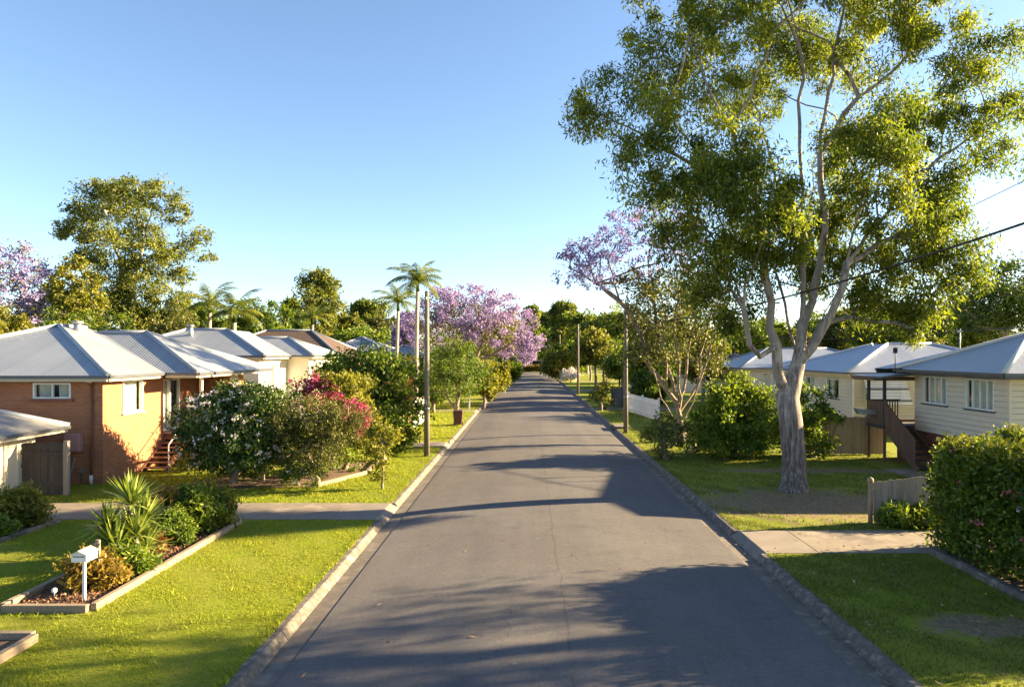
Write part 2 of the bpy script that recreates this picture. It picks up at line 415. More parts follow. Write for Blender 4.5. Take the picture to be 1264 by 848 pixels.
def lobe_clumps(rng, lobes, dens, shell=.55):
    out = []
    for (c, r, k) in lobes:
        n = max(3, int(k * dens))
        d = unit(rng.normal(size=(n, 3)))
        rad = shell + (1 - shell) * rng.random((n, 1)) ** .6
        rad = np.where(rng.random((n, 1)) < .25, rng.random((n, 1)) ** .5, rad)
        out.append(np.array(c) + d * rad * np.array(r))
    return np.concatenate(out)

def skeleton(rng, mains, att, r0, rtip, wob=.12, arch=.1, cap=None):
    """mains: polylines (first one starts at the ground); att: points the twigs must reach."""
    pos = []; par = []; fix = []
    def add(p, q, f=0.): pos.append(np.array(p, float)); par.append(q); fix.append(f); return len(pos) - 1
    for m in mains:
        if not pos: prev = add(m[0], -1); pts = m[1:]
        else:
            prev = int(np.argmin(np.linalg.norm(np.array(pos) - np.array(m[0]), axis=1))); pts = m[1:]
        for p in pts:
            a = pos[prev].copy(); p = np.array(p, float); n = max(1, int(np.linalg.norm(p - a) / .6)); n = min(n, 5)
            for k in range(1, n + 1):
                t = k / n; prev = add(a * (1 - t) + p * t + (rng.normal(size=3) * wob * .35 if k < n else 0), prev)
    base = pos[0]; nt0 = int(np.argmax([0]))
    tz = mains[0][-1][2] if len(mains) else 0
    order = np.argsort(np.linalg.norm(att - np.array(mains[0][-1]), axis=1))
    zmin = base[2] + .12 * (att[:, 2].max() - base[2])
    P = np.zeros((len(pos) + len(att) * 4, 3)); n0 = len(pos); P[:n0] = np.array(pos)
    for i in order:
        t = att[i]; q = P[:len(pos)]
        d = np.linalg.norm(q - t, axis=1) + np.maximum(0, q[:, 2] - t[2]) * .9 + np.maximum(0, zmin - q[:, 2]) * 5
        j = int(np.argmin(d)); a = pos[j]; L = np.linalg.norm(t - a)
        if L < .05: continue
        n = 1 if L < .5 else (2 if L < 1.6 else 3); prev = j
        for k in range(1, n + 1):
            s = k / n; p = a * (1 - s) + t * s
            if k < n: p = p + rng.normal(size=3) * wob * L * .35 + np.array([0, 0, arch * L * s * (1 - s) * 2])
            P[len(pos)] = p; prev = add(p, prev)
    nn = len(pos); cnt = np.zeros(nn); ch = [[] for _ in range(nn)]
    for i in range(nn - 1, 0, -1):
        if not ch[i]: cnt[i] = max(cnt[i], 1)
        if par[i] >= 0: cnt[par[i]] += max(cnt[i], 1); ch[par[i]].append(i)
    e = math.log(r0 / rtip) / math.log(max(cnt[0], 2))
    rad = rtip * np.maximum(cnt, 1) ** e
    if cap: rad = np.array([min(r_, cap(p)) for r_, p in zip(rad, pos)])
    mb = MB()
    starts = [(0, -1)]
    while starts:
        i, p = starts.pop(); path = []; rr = []
        if p >= 0: path.append(pos[p]); rr.append(min(rad[i] * 1.15, rad[p]))
        cur = i
        while True:
            path.append(pos[cur]); rr.append(rad[cur])
            if not ch[cur]: break
            c = sorted(ch[cur], key=lambda k: -cnt[k])
            for o in c[1:]: starts.append((o, cur))
            cur = c[0]
        if len(path) < 2: continue
        if p < 0:
            # finer rings near the ground so that the foot flares smoothly and runs into the soil
            a, b = np.array(path[0]), np.array(path[1]); ra, rb = rr[0], rr[1]; H_ = b[2] - a[2]
            hs = [h for h in (-.12, .02, .08, .16, .28, .45, .7) if h < max(H_, .03) * .95 and h < 6 * r0]
            path = [a + (b - a) * (h / max(H_, .05)) for h in hs] + path[1:]
            rr = [ra + (rb - ra) * max(0, h) / max(H_, .05) for h in hs] + rr[1:]
            rr = [r_ * (1 + .36 * math.exp(-max(0, q[2] - a[2]) / (r0 * .8))) for q, r_ in zip(path, rr)]
        sd = 12 if rr[0] > .25 else 8 if rr[0] > .08 else 5 if rr[0] > .03 else 3
        mb.tube(path, rr, sd, caps=False)
    return mb

def tree(name, label, cat, base, lobes, mains=None, mat='green', bark='bark', dens=1., per=70, L=.16, W=.07, cr=.5, r0=.2, rtip=.012,
         droop=.2, flat=.75, seed=1, group=None, extra=None, att=160, wob=.12, crown='crown', shell=.55, arch=.1, bias=0, reach=None, cap=None):
    rng = np.random.default_rng(seed)
    t = thing(name, label, cat, base, group)
    cl = lobe_clumps(rng, lobes, dens, shell)
    cl[:, 2] = np.maximum(cl[:, 2], base[2] + cr * .35)
    crs = cr * rng.uniform(.5, 1.5, len(cl))
    if mains is None:
        zl = min(l[0][2] - l[1][2] * .5 for l in lobes); cx = np.mean([l[0][0] for l in lobes]); cy = np.mean([l[0][1] for l in lobes])
        mains = [[base, (base[0] + rng.normal() * .05, base[1], base[2] + (zl - base[2]) * .5), (base[0] * .8 + cx * .2, base[1] * .8 + cy * .2, max(zl, base[2] + .3))]]
    sel = rng.choice(len(cl), min(att, len(cl)), replace=False)
    pts = cl[sel]
    if reach: pts = np.concatenate([pts, lobe_clumps(rng, reach[0], reach[1], .5)])
    mb = skeleton(rng, mains, pts, r0, rtip, wob, arch, cap)
    mb.build('trunk', MT[bark], t)
    V, var = leaves(rng, cl, crs, per, L, W, droop, flat, bias)
    V[:, 2] = np.maximum(V[:, 2], base[2] + .01)
    npmesh(crown, V, 4, var, MT[mat], t)
    for (nm, lob, m2, de2, per2, L2, W2, cr2) in (extra or []):
        c2 = lobe_clumps(rng, lob, de2, .8); V, var = leaves(rng, c2, cr2, per2, L2, W2, 0, .8)
        V[:, 2] = np.maximum(V[:, 2], base[2] + .01)
        npmesh(nm, V, 4, var, MT[m2], t)
    return t

def auto_lobes(seed, X, Y, H, Rr, kind='round', z0=LZ):
    rng = random.Random(seed); L = []
    if kind == 'round':
        for k in range(10):
            a = k * 2.4 + rng.random(); e = rng.uniform(-.5, .9)
            L.append(((X + math.cos(a) * Rr * .52, Y + math.sin(a) * Rr * .52, z0 + H * (.60 + .24 * e)), (Rr * .5, Rr * .5, H * .17), 9))
        L.append(((X, Y, z0 + H * .82), (Rr * .5, Rr * .5, H * .17), 9))
    elif kind == 'gum':
        for k in range(11):
            a = k * 2.4 + rng.random(); e = k / 10
            q = Rr * rng.uniform(.35, .72) * (1 - .45 * e)
            L.append(((X + math.cos(a) * q, Y + math.sin(a) * q, z0 + H * (.45 + .47 * e)), (Rr * .36, Rr * .36, H * .075), 9))
        L.append(((X, Y, z0 + H * .93), (Rr * .42, Rr * .42, H * .07), 10))
    elif kind == 'high':
        for k in range(13):
            a = k * 2.4 + rng.random(); e = k / 12
            q = Rr * rng.uniform(.35, .75) * (1 - .4 * e)
            L.append(((X + math.cos(a) * q, Y + math.sin(a) * q, z0 + H * (.60 + .34 * e)), (Rr * .36, Rr * .36, H * .06), 9))
    elif kind == 'low':
        for k in range(9):
            a = k * 2.4 + rng.random(); e = rng.uniform(0, 1)
            L.append(((X + math.cos(a) * Rr * .55, Y + math.sin(a) * Rr * .55, z0 + H * (.28 + .45 * e)), (Rr * .5, Rr * .5, H * .26), 9))
    elif kind == 'flat':
        for k in range(10):
            a = k * 2.4 + rng.random(); q = Rr * rng.uniform(.2, .75)
            L.append(((X + math.cos(a) * q, Y + math.sin(a) * q, z0 + H * (.9 - .22 * (q / Rr) ** 2) - H * .1), (Rr * .38, Rr * .38, H * .1), 9))
    return L
# ------------------------------------------------------------------ setting
RL, RR = -3.43, 4.62
Y0, Y1 = -25.0, 156.0
mb = MB(); mb.face([(-900, -60, -.35), (900, -60, -.35), (900, 1500, -.35), (-900, 1500, -.35)]); struct('ground', mb, MT['soil'])
mb = MB()
xs = [RL + (RR - RL) * i / 10 for i in range(11)]
zc = lambda x: .012 + .12 * (1 - ((x - (RL + RR) / 2) / ((RR - RL) / 2)) ** 2)
ys = [Y0 + (Y1 + 2 - Y0) * i / 40 for i in range(41)]
b0 = len(mb.v)
for y in ys:
    for x in xs: mb.v.append((x, y, zc(x)))
for j in range(40):
    for i in range(10):
        a = j * 11 + i; mb.f.append((a, a + 1, a + 12, a + 11)); mb.sm.append(True)
for x, s in ((RL, 1), (RR, -1)): mb.face([(x, Y0, .012), (x, Y1, .012), (x, Y1, -.1), (x, Y0, -.1)])
struct('road', mb, MT['asphalt'])
mb = MB(); mb.box(-60, 60, Y1 + 2.005, Y1 + 9, -.2, .02); struct('cross_road', mb, MT['asphalt'])

CROSS_L = [(18.35, 20.35), (32.6, 34.4), (52.0, 54.5), (88, 91)]
CROSS_R = [(15.25, 17.2), (53.5, 56.5), (80, 83), (108, 111)]
def gaps(cr, a=Y0, b=Y1):
    out = []; p = a
    for u, v in cr: out.append((p, u)); p = v
    out.append((p, b)); return out
for side, xe, cr in ((-1, RL, CROSS_L), (1, RR, CROSS_R)):
    g = MB(); k = MB(); cx = MB()
    g.prism([(xe, Y0, -.2), (xe + side * .36, Y0, -.2), (xe + side * .36, Y0, -.022), (xe, Y0, .0)],
            [(xe, Y1, -.2), (xe + side * .36, Y1, -.2), (xe + side * .36, Y1, -.022), (xe, Y1, .0)])
    x1, x2, x3 = xe + side * .36, xe + side * .44, xe + side * .60
    def prof(y): return [(x1, y, -.2), (x3, y, -.2), (x3, y, .118), (x2 + side * .03, y, .122), (x2, y, .10), (x1, y, -.021)]
    for a, b in gaps(cr):
        y = a                                          # kerb cast in lengths with open joints
        while y < b - .05:
            e = min(b, y + 2.4); k.prism(prof(y + .008), prof(e - .008)); y = e
    for a, b in cr:
        xo = xe + side * 1.75
        cx.prism([(x1, a, -.2), (xo, a, -.2), (xo, a, LZ + .012), (x3, a, LZ + .008), (x1 + side * .04, a, .02), (x1, a, -.012)],
                 [(x1, b, -.2), (xo, b, -.2), (xo, b, LZ + .012), (x3, b, LZ + .008), (x1 + side * .04, b, .02), (x1, b, -.012)])
    struct('gutter', g, MT['gutter']); struct('kerb', k, MT['kerb']); struct('driveway_crossover', cx, MT['crossover'])
LB, RB = RL - .60, RR + .60
for side, xb in ((-1, LB), (1, RB)):
    mb = MB(); mb.box(xb, side * 320, Y0, Y1, -.3, LZ); struct('lawn', mb, MT['lawn'])
mb = MB(); mb.box(-320, 320, Y1 + 9.01, 400, -.3, LZ); struct('far_lawn', mb, MT['lawn'])
for side, xb, cr, ext in ((-1, RL - 1.76, CROSS_L, (-15.2, -14, -18, -14)), (1, RR + 1.76, CROSS_R, (24, 12, 14, 14))):
    for (a, b), xe in zip(cr, ext):
        mb = MB(); x = xb
        while abs(x - xe) > .1:
            nx = x + side * min(3.0, abs(xe - x)); mb.box(x + side * .008, nx - side * .008, a, b, LZ - .05, LZ + .014); x = nx
        struct('driveway', mb, MT['drive'])
# broad apron in front of the gate
mb = MB(); mb.box(-17.5, -15.21, 17.9, 21.3, LZ - .05, LZ + .013); struct('driveway_apron', mb, MT['drive'])
mb = MB(); mb.box(13.4, 15.4, 24.6, 26.3, LZ - .05, LZ + .03); struct('path', mb, MT['drive'])

# ------------------------------------------------------------------ building helpers
def pt(ax, c, s, u, off, z): return (c + s * off, u, z) if ax == 'x' else (u, c + s * off, z)
def ubox(mb, ax, c, s, u0, u1, o0, o1, z0, z1):
    a = pt(ax, c, s, u0, o0, z0); b = pt(ax, c, s, u1, o1, z1); mb.box(a[0], b[0], a[1], b[1], a[2], b[2])
def wall(mb, ax, c, s, u0, u1, z0, z1, ops=(), depth=.12, face=True):
    us = sorted({u0, u1} | {o[0] for o in ops} | {o[1] for o in ops}); zs = sorted({z0, z1} | {o[2] for o in ops} | {o[3] for o in ops})
    for i in range(len(us) - 1):
        for j in range(len(zs) - 1):
            um, zm = (us[i] + us[i + 1]) / 2, (zs[j] + zs[j + 1]) / 2
            if any(o[0] < um < o[1] and o[2] < zm < o[3] for o in ops): continue
            mb.face([pt(ax, c, s, us[i], 0, zs[j]), pt(ax, c, s, us[i + 1], 0, zs[j]), pt(ax, c, s, us[i + 1], 0, zs[j + 1]), pt(ax, c, s, us[i], 0, zs[j + 1])])
    for (a, b, z, zz) in ops:
        for q in (((a, z), (a, zz)), ((b, z), (b, zz)), ((a, z), (b, z)), ((a, zz), (b, zz))):
            (p, r), (p2, r2) = q
            mb.face([pt(ax, c, s, p, 0, r), pt(ax, c, s, p2, 0, r2), pt(ax, c, s, p2, -depth, r2), pt(ax, c, s, p, -depth, r)])
def boards(mb, ax, c, s, u0, u1, z0, z1, ops=(), h=.19):
    n = max(1, round((z1 - z0) / h)); h = (z1 - z0) / n
    for k in range(n):
        za, zb = z0 + k * h, z0 + (k + 1) * h
        cuts = sorted([(o[0], o[1]) for o in ops if o[2] - .01 < (za + zb) / 2 < o[3] + .01]); p = u0; seg = []
        for a, b in cuts: seg.append((p, a)); p = b
        seg.append((p, u1))
        for a, b in seg:
            if b - a < .01: continue
            zt = zb - .022                                # board face, then the shadow gap above it
            L_ = [(.034, za), (.026, zt), (-.02, zt), (-.02, zb), (.034, zb)]
            for (o1, y1), (o2, y2) in zip(L_[:-1], L_[1:]):
                mb.face([pt(ax, c, s, a, o1, y1), pt(ax, c, s, b, o1, y1), pt(ax, c, s, b, o2, y2), pt(ax, c, s, a, o2, y2)])
def window(par, ax, c, s, u0, u1, z0, z1, mull=1, frame='white', curtain=True, sill=True, fw=.05, rec=.05, label=None, room='darkroom'):
    m = MB()
    for a, b, z, zz in ((u0, u0 + fw, z0, z1), (u1 - fw, u1, z0, z1), (u0 + fw, u1 - fw, z0, z0 + fw), (u0 + fw, u1 - fw, z1 - fw, z1)):
        ubox(m, ax, c, s, a, b, -rec - .04, .03, z, zz)
    for k in range(1, mull + 1):
        u = u0 + (u1 - u0) * k / (mull + 1); ubox(m, ax, c, s, u - .022, u + .022, -rec - .03, .012, z0 + fw, z1 - fw)
    o = m.build('window', MT[frame], par)
    if label: o['label'] = label
    g = MB(); g.face([pt(ax, c, s, a_, -rec, z_) for a_, z_ in ((u0 + fw, z0 + fw), (u1 - fw, z0 + fw), (u1 - fw, z1 - fw), (u0 + fw, z1 - fw))]); g.build('pane', MT['glass'], o)
    if curtain:
        q = MB(); n = max(10, int((u1 - u0) / .07)); pts = []
        for k in range(n + 1):
            u = u0 + fw + (u1 - u0 - 2 * fw) * k / n; pts.append((u, -rec - .14 + .03 * math.sin(k * 1.9) + .012 * math.sin(k * .7)))
        halves = ((0, int(n * .38)), (int(n * .62), n)) if curtain == 'split' else ((0, n),)
        for ka, kb in halves:
          q = MB()
          for k in range(ka, kb):
            (a, oa), (b, ob) = pts[k], pts[k + 1]
            q.face([pt(ax, c, s, a, oa, z0), pt(ax, c, s, b, ob, z0), pt(ax, c, s, b, ob, z1), pt(ax, c, s, a, oa, z1)], True)
          q.build('curtain', MT['curtain'], o)
    r = MB(); ubox(r, ax, c, s, u0 - .3, u1 + .3, -.75, -.73, z0 - .3, z1 + .3); r.build('dark_room', MT[room], o)
    if sill:
        q = MB(); ubox(q, ax, c, s, u0 - .06, u1 + .06, -.02, .085, z0 - .055, z0 - .004); q.build('sill', MT[frame if sill is True else sill], o)
    return o
def roof(par, tops, eaves, caps, mat='roof', gut='gutter_steel', soffit=None, capm='cap', fascia='cream'):
    m = MB()
    for p in tops: m.face(p)
    o = m.build('roof', MT[mat], par)
    g = MB(); f = MB()
    for a, b in eaves:
        a, b = Vector(a), Vector(b); g.bar(a + Vector((0, 0, -.045)), b + Vector((0, 0, -.045)), .11, .10)
        n = (b - a).normalized().cross(Vector((0, 0, 1))); cen = sum((Vector(p) for q in tops for p in q), Vector()) / sum(len(q) for q in tops)
        if (cen - a).dot(n) < 0: n = -n
        f.bar(a + n * .075 + Vector((0, 0, -.11)), b + n * .075 + Vector((0, 0, -.11)), .03, .17)
    g.build('gutter', MT[gut], o); f.build('fascia', MT[fascia], o)
    if caps:
        c = MB()
        for a, b in caps:
            a, b = Vector(a), Vector(b); t = (b - a).normalized(); c.tube([a + Vector((0, 0, .015)), b + Vector((0, 0, .015))], .085, 8)
        c.build('ridge_cap', MT[capm], o)
    if soffit:
        q = MB()
        for p in soffit: q.face(p)
        q.build('soffit', MT['cream'], o)
    return o

# ------------------------------------------------------------------ brick house on the left
H = thing('brick_house', 'orange brick house with pale steel hip roof, front steps and white framed windows', 'house', (-18, 29, LZ))
zE = 3.72
m = MB()
wS = [(-22.35 + 0, -21.2, 2.9, 3.55), (-16.35, -14.98 - .0, 2.98, 3.52)]
wS = [(-16.62, -15.35, 2.98, 3.5)]
wall(m, 'y', 23.4, -1, -23.3, -14.52, 0, zE, wS)
m.box(-14.54, -14.28, 23.385, 23.9, 0, zE)                       # corner pier
w1 = [(24.55, 25.82, 2.38, 3.52)]
wall(m, 'x', -14.3, 1, 23.9, 27.3, 0, zE, w1)
wall(m, 'y', 27.3, 1, -14.7, -14.3, 0, zE)
wd = [(27.75, 29.35, 1.36, 3.45)]
wall(m, 'x', -14.7, 1, 27.3, 31.2, 0, zE, wd)
wall(m, 'y', 31.2, -1, -14.7, -13.65, 0, zE)
w3 = [(31.9, 32.75, 2.3, 3.45)]
wall(m, 'x', -13.65, 1, 31.2, 33.4, 0, zE, w3)
wall(m, 'y', 33.4, 1, -23.3, -13.65, 0, zE); wall(m, 'x', -23.3, -1, 23.4, 33.4, 0, zE)
m.build('wall', MT['brick'], H)
window(H, 'y', 23.4, -1, *wS[0], mull=1, curtain='split', sill=False)
q = MB(); q.box(-16.72, -15.25, 23.32, 23.40, 2.88, 2.975); q.build('brick_sill', MT['brick_dark'], H)
window(H, 'x', -14.3, 1, *w1[0], mull=0, curtain=True, sill=True)
window(H, 'x', -13.65, 1, *w3[0], mull=1, curtain=True)
d = MB()
for a, b, z, zz in ((27.75, 27.82, 1.36, 3.45), (29.28, 29.35, 1.36, 3.45), (28.50, 28.60, 1.36, 3.45), (27.82, 29.28, 3.38, 3.45), (27.82, 29.28, 1.36, 1.44)):
    ubox(d, 'x', -14.7, 1, a, b, -.08, .03, z, zz)
d = d.build('sliding_door', MT['white'], H)
q = MB(); q.face([pt('x', -14.7, 1, a_, -.056, z_) for a_, z_ in ((27.82, 1.44), (29.28, 1.44), (29.28, 3.38), (27.82, 3.38))]); q.build('pane', MT['glass'], d)
q = MB(); ubox(q, 'x', -14.7, 1, 27.6, 29.5, -.5, -.48, 1.2, 3.6); q.build('dark_room', MT['darkroom'], d)
q = MB()
for k in range(9):
    a = 27.86 + k * .08; q.face([pt('x', -14.7, 1, a, -.15 + .03 * (k % 2), 1.4), pt('x', -14.7, 1, a + .08, -.15 + .03 * ((k + 1) % 2), 1.4), pt('x', -14.7, 1, a + .08, -.15 + .03 * ((k + 1) % 2), 3.4), pt('x', -14.7, 1, a, -.15 + .03 * (k % 2), 3.4)])
q.build('curtain', MT['curtain'], d)
# porch floor, posts, steps
q = MB(); q.box(-14.69, -12.9, 27.55, 31.19, 1.18, 1.34); q.build('porch_floor', MT['step'], H)
q = MB(); q.box(-14.69, -13.0, 28.0, 31.15, LZ, 1.175); q.build('porch_base', MT['brick_dark'], H)
for y in (27.68, 31.05):
    q = MB(); q.box(-13.06, -12.96, y, y + .1, 1.342, 3.6); q.build('porch_post', MT['white'], H)
st = MB(); n = 7
for k in range(n):
    z = LZ + (1.34 - LZ) * (k + 1) / (n + 1); y = 25.75 + k * .26
    st.box(-14.27, -13.36, y, y + .30, z - .045, z)
st = st.build('front_steps', MT['step'], H)
q = MB(); q.bar((-14.25, 25.65, LZ), (-14.25, 27.6, 1.2), .05, .2); q.bar((-13.38, 25.65, LZ), (-13.38, 27.6, 1.2), .05, .2); q.build('stringer', MT['brick_dark'], st)
q = MB(); q.box(-14.27, -13.36, 27.0, 27.5, LZ, .6); q.build('step_shade_box', MT['wood_dark'], st)  # dark box below the upper treads, standing in for the shade there
q = MB(); q.tube([(-13.32, 25.8, LZ), (-13.32, 25.8, 1.1), (-13.32, 27.5, 2.2)], .022, 6); q.build('handrail', MT['white'], st)
# meter box, tap, downpipe
q = MB(); q.box(-15.45, -14.93, 23.17, 23.398, 1.22, 1.83); mbx = q.build('meter_box', MT['pink'], H, bevel=.02)
q = MB(); q.box(-15.40, -14.98, 23.160, 23.169, 1.27, 1.78); q.build('meter_box_lid', MT['pink'], mbx)
q = MB(); q.tube([(-14.64, 23.34, 3.5), (-14.64, 23.34, .42)], .042, 8); dp = q.build('downpipe', MT['brick_dark'], H)
q = MB(); q.tube([(-14.64, 23.335, .42), (-14.64, 23.335, LZ)], .055, 8); q.build('pipe_foot', MT['white'], dp)
q = MB(); q.tube([(-14.64, 23.34, 3.5), (-14.70, 23.05, 3.66)], .045, 8); q.build('pipe_elbow', MT['white'], dp)
q = MB(); q.tube([(-14.97, 23.37, LZ), (-14.97, 23.37, .55), (-14.97, 23.28, .6)], .02, 6); q.box(-15.02, -14.9, 23.3, 23.39, .5, .6); q.build('garden_tap', MT['steel'], H)
q = MB(); q.bar((-15.3, 23.1, LZ), (-15.18, 23.36, 1.0), .05, .03); q.build('leaning_batten', MT['steel'], H)
# roof
e = zE + .04
A, B = (-13.78, 22.87, e), (-23.8, 22.87, e); ap = (-18.78, 27.87, 5.60); rg = (-18.78, 29.6, 5.58)
v0, c0, c1 = (-13.78, 26.4, e), (-12.5, 26.4, e), (-12.5, 33.9, e); wa = (-16.1, 29.35, 5.37); wv = (-18.0, 29.35, 5.37)
nw, nf = (-23.8, 33.9, e), (-18.78, 29.6, 5.58)
roof(H, [[A, ap, B], [A, v0, wv, rg, ap], [v0, c0, wa, wv], [c0, c1, wa], [c1, nw, rg, wv, wa], [B, ap, rg, nw]],
     [(A, B), (A, v0), (v0, c0), (c0, c1), (B, nw)], [(A, ap), (ap, B), (ap, rg), (c0, wa), (wa, wv), (c1, wa)], 'roof',
     soffit=[[(-13.8, 22.9, e - .17), (-23.8, 22.9, e - .17), (-23.8, 23.38, e - .17), (-13.8, 23.38, e - .17)],
             [(-13.8, 23.38, e - .17), (-14.28, 23.38, e - .17), (-14.28, 26.4, e - .17), (-13.8, 26.4, e - .17)],
             [(-12.52, 26.42, e - .17), (-14.7, 26.42, e - .17), (-14.7, 33.8, e - .17), (-12.52, 33.8, e - .17)]])
q = MB(); q.tube([(-18.3, 28.3, 5.3), (-18.3, 28.3, 5.72)], .15, 14); q.tube([(-18.3, 28.3, 5.70), (-18.3, 28.3, 5.80)], .21, 14)
q.build('roof_ventilator', MT['steel'], H)

# ------------------------------------------------------------------ garage at the left edge
G = thing('garage', 'small cream garage with weathered grey steel roof at the left edge', 'garage', (-18, 20.5, LZ))
m = MB(); wall(m, 'x', -15.75, 1, 18.3, 22.1, 0, 2.1); wall(m, 'y', 22.1, 1, -20.5, -15.75, 0, 2.1); wall(m, 'y', 18.3, -1, -20.5, -15.75, 0, 2.1); wall(m, 'x', -20.5, -1, 18.3, 22.1, 0, 2.1)
m.build('wall', MT['cream'], G)
q = MB(); q.box(-15.80, -15.66, 21.98, 22.13, LZ, 2.1); q.build('corner_post', MT['white'], G)
q = MB(); q.box(-15.745, -15.70, 20.9, 21.0, LZ, 2.05); q.build('cover_strip', MT['cream'], G)
a, b, c, d_ = (-14.95, 22.7, 2.14), (-14.95, 17.7, 2.14), (-21, 22.7, 2.14), (-21, 17.7, 2.14); r1, r2 = (-17.9, 20.6, 3.2), (-18.1, 20.0, 3.2)
roof(G, [[a, b, r2, r1], [a, r1, c], [c, r1, r2, d_], [b, d_, r2]], [(a, b), (a, c), (b, d_)], [(a, r1), (b, r2)], 'roof_shed', capm='cap', soffit=[[(-14.97, 17.72, 2.0), (-15.74, 17.72, 2.0), (-15.74, 22.68, 2.0), (-14.97, 22.68, 2.0)]])

# ------------------------------------------------------------------ second, white house
H = thing('white_house', 'white house with pale steel hip roof beyond the brick house', 'house', (-18, 41, LZ))
e = 4.38
m = MB(); ops = [(37.9, 39.3, 2.6, 3.9)]; ops2 = [(41.9, 43.2, 2.5, 4.0), (44.0, 45.4, 2.5, 4.0)]
wall(m, 'y', 37.0, -1, -22.6, -14.3, 0, e); wall(m, 'x', -14.3, 1, 37.0, 41.3, 0, e, ops); wall(m, 'y', 41.3, -1, -14.3, -13.0, 0, e)
wall(m, 'x', -13.0, 1, 41.3, 46, 0, e, ops2); wall(m, 'y', 46, 1, -22.6, -13.0, 0, e)
m.build('wall', MT['render'], H)
window(H, 'x', -14.3, 1, *ops[0], mull=2); window(H, 'x', -13.0, 1, *ops2[0], mull=1); window(H, 'x', -13.0, 1, *ops2[1], mull=1)
A, B = (-13.8, 36.5, e), (-23.1, 36.5, e); ap = (-17.3, 40.0, 5.85); ap2 = (-19.6, 40.0, 5.85); v0, c0, c1 = (-13.8, 40.5, e), (-12.5, 41.3 - .8, e), (-12.5, 46.5, e)
wa, wv = (-14.9, 43.2, 5.45), (-17.3, 43.2, 5.45); nw = (-23.1, 46.5, e); rg = (-17.3, 43.2, 5.83); rg2 = (-19.6, 43.2, 5.83)
roof(H, [[A, ap, ap2, B], [A, v0, wv, rg, ap], [v0, c0, wa, wv], [c0, c1, wa], [c1, nw, rg2, rg, wv, wa], [B, ap2, rg2, nw], [ap, rg, rg2, ap2]],
     [(A, B), (A, v0), (v0, c0), (c0, c1)], [(A, ap), (ap, ap2), (ap2, B), (c0, wa), (c1, wa), (wa, wv)], 'roof', soffit=[[(-13.82, 36.55, e - .17), (-23, 36.55, e - .17), (-23, 36.98, e - .17), (-13.82, 36.98, e - .17)], [(-12.52, 40.55, e - .17), (-14.28, 40.55, e - .17), (-14.28, 46.4, e - .17), (-12.52, 46.4, e - .17)]])
q = MB(); q.tube([(-19.0, 39.2, 5.3), (-19.0, 39.2, 6.0)], .14, 12); q.tube([(-19.0, 39.2, 6.0), (-19.0, 39.2, 6.1)], .2, 12); q.build('roof_vent', MT['steel'], H)

def simple_house(name, label, x0, x1, y0, y1, e, r, roofm, wallm, wins=True, capm='cap', hip=2.8):
    H = thing(name, label, 'house', ((x0 + x1) / 2, (y0 + y1) / 2, LZ))
    m = MB(); s = 1 if x0 < 0 else -1; xf = x1 if s == 1 else x0
    ops = [(y0 + 1.2, y0 + 2.6, e - 1.5, e - .4), (y1 - 3.0, y1 - 1.4, e - 1.5, e - .4)]; of = [(x0 + 1.5, x0 + 3.0, e - 1.5, e - .4), (x1 - 3.0, x1 - 1.5, e - 1.5, e - .4)]
    wall(m, 'x', xf, s, y0, y1, 0, e, ops); wall(m, 'y', y0, -1, x0, x1, 0, e, of); wall(m, 'x', x0 if s == 1 else x1, -s, y0, y1, 0, e); wall(m, 'y', y1, 1, x0, x1, 0, e)
    m.build('wall', MT[wallm], H)
    for o in ops: window(H, 'x', xf, s, *o, mull=1)
    for o in of: window(H, 'y', y0, -1, *o, mull=1)
    a, b, c, d = (x0 - .5, y0 - .5, e), (x1 + .5, y0 - .5, e), (x1 + .5, y1 + .5, e), (x0 - .5, y1 + .5, e)
    if x1 - x0 > y1 - y0: p, q = (x0 + hip, (y0 + y1) / 2, r), (x1 - hip, (y0 + y1) / 2, r); tops = [[a, b, q, p], [b, c, q], [c, d, p, q], [d, a, p]]; caps = [(a, p), (b, q), (c, q), (d, p), (p, q)]
    else: p, q = ((x0 + x1) / 2, y0 + hip, r), ((x0 + x1) / 2, y1 - hip, r); tops = [[a, b, p], [b, c, q, p], [c, d, q], [d, a, p, q]]; caps = [(a, p), (b, p), (c, q), (d, q), (p, q)]
    roof(H, tops, [(a, b), (b, c), (d, a)], caps, roofm, capm=capm, soffit=[[(a[0], a[1], e - .17), (b[0], b[1], e - .17), (c[0], c[1], e - .17), (d[0], d[1], e - .17)]])
    return H
simple_house('tiled_house', 'house with brown tiled hip roof behind the white house', -25, -14.2, 52, 62, 4.1, 6.35, 'tile', 'brick', hip=3.6)
simple_house('grey_roofed_house', 'low house with pale grey roof seen above the dark green shrub', -20.5, -13.5, 68, 76, 4.4, 6.1, 'roof', 'brick_dark', hip=3)
simple_house('pink_walled_house', 'small pinkish brick house front beside the palm trunks', -13.0, -10.2, 64, 68, 4.3, 5.2, 'roof', 'brick', hip=1.2)

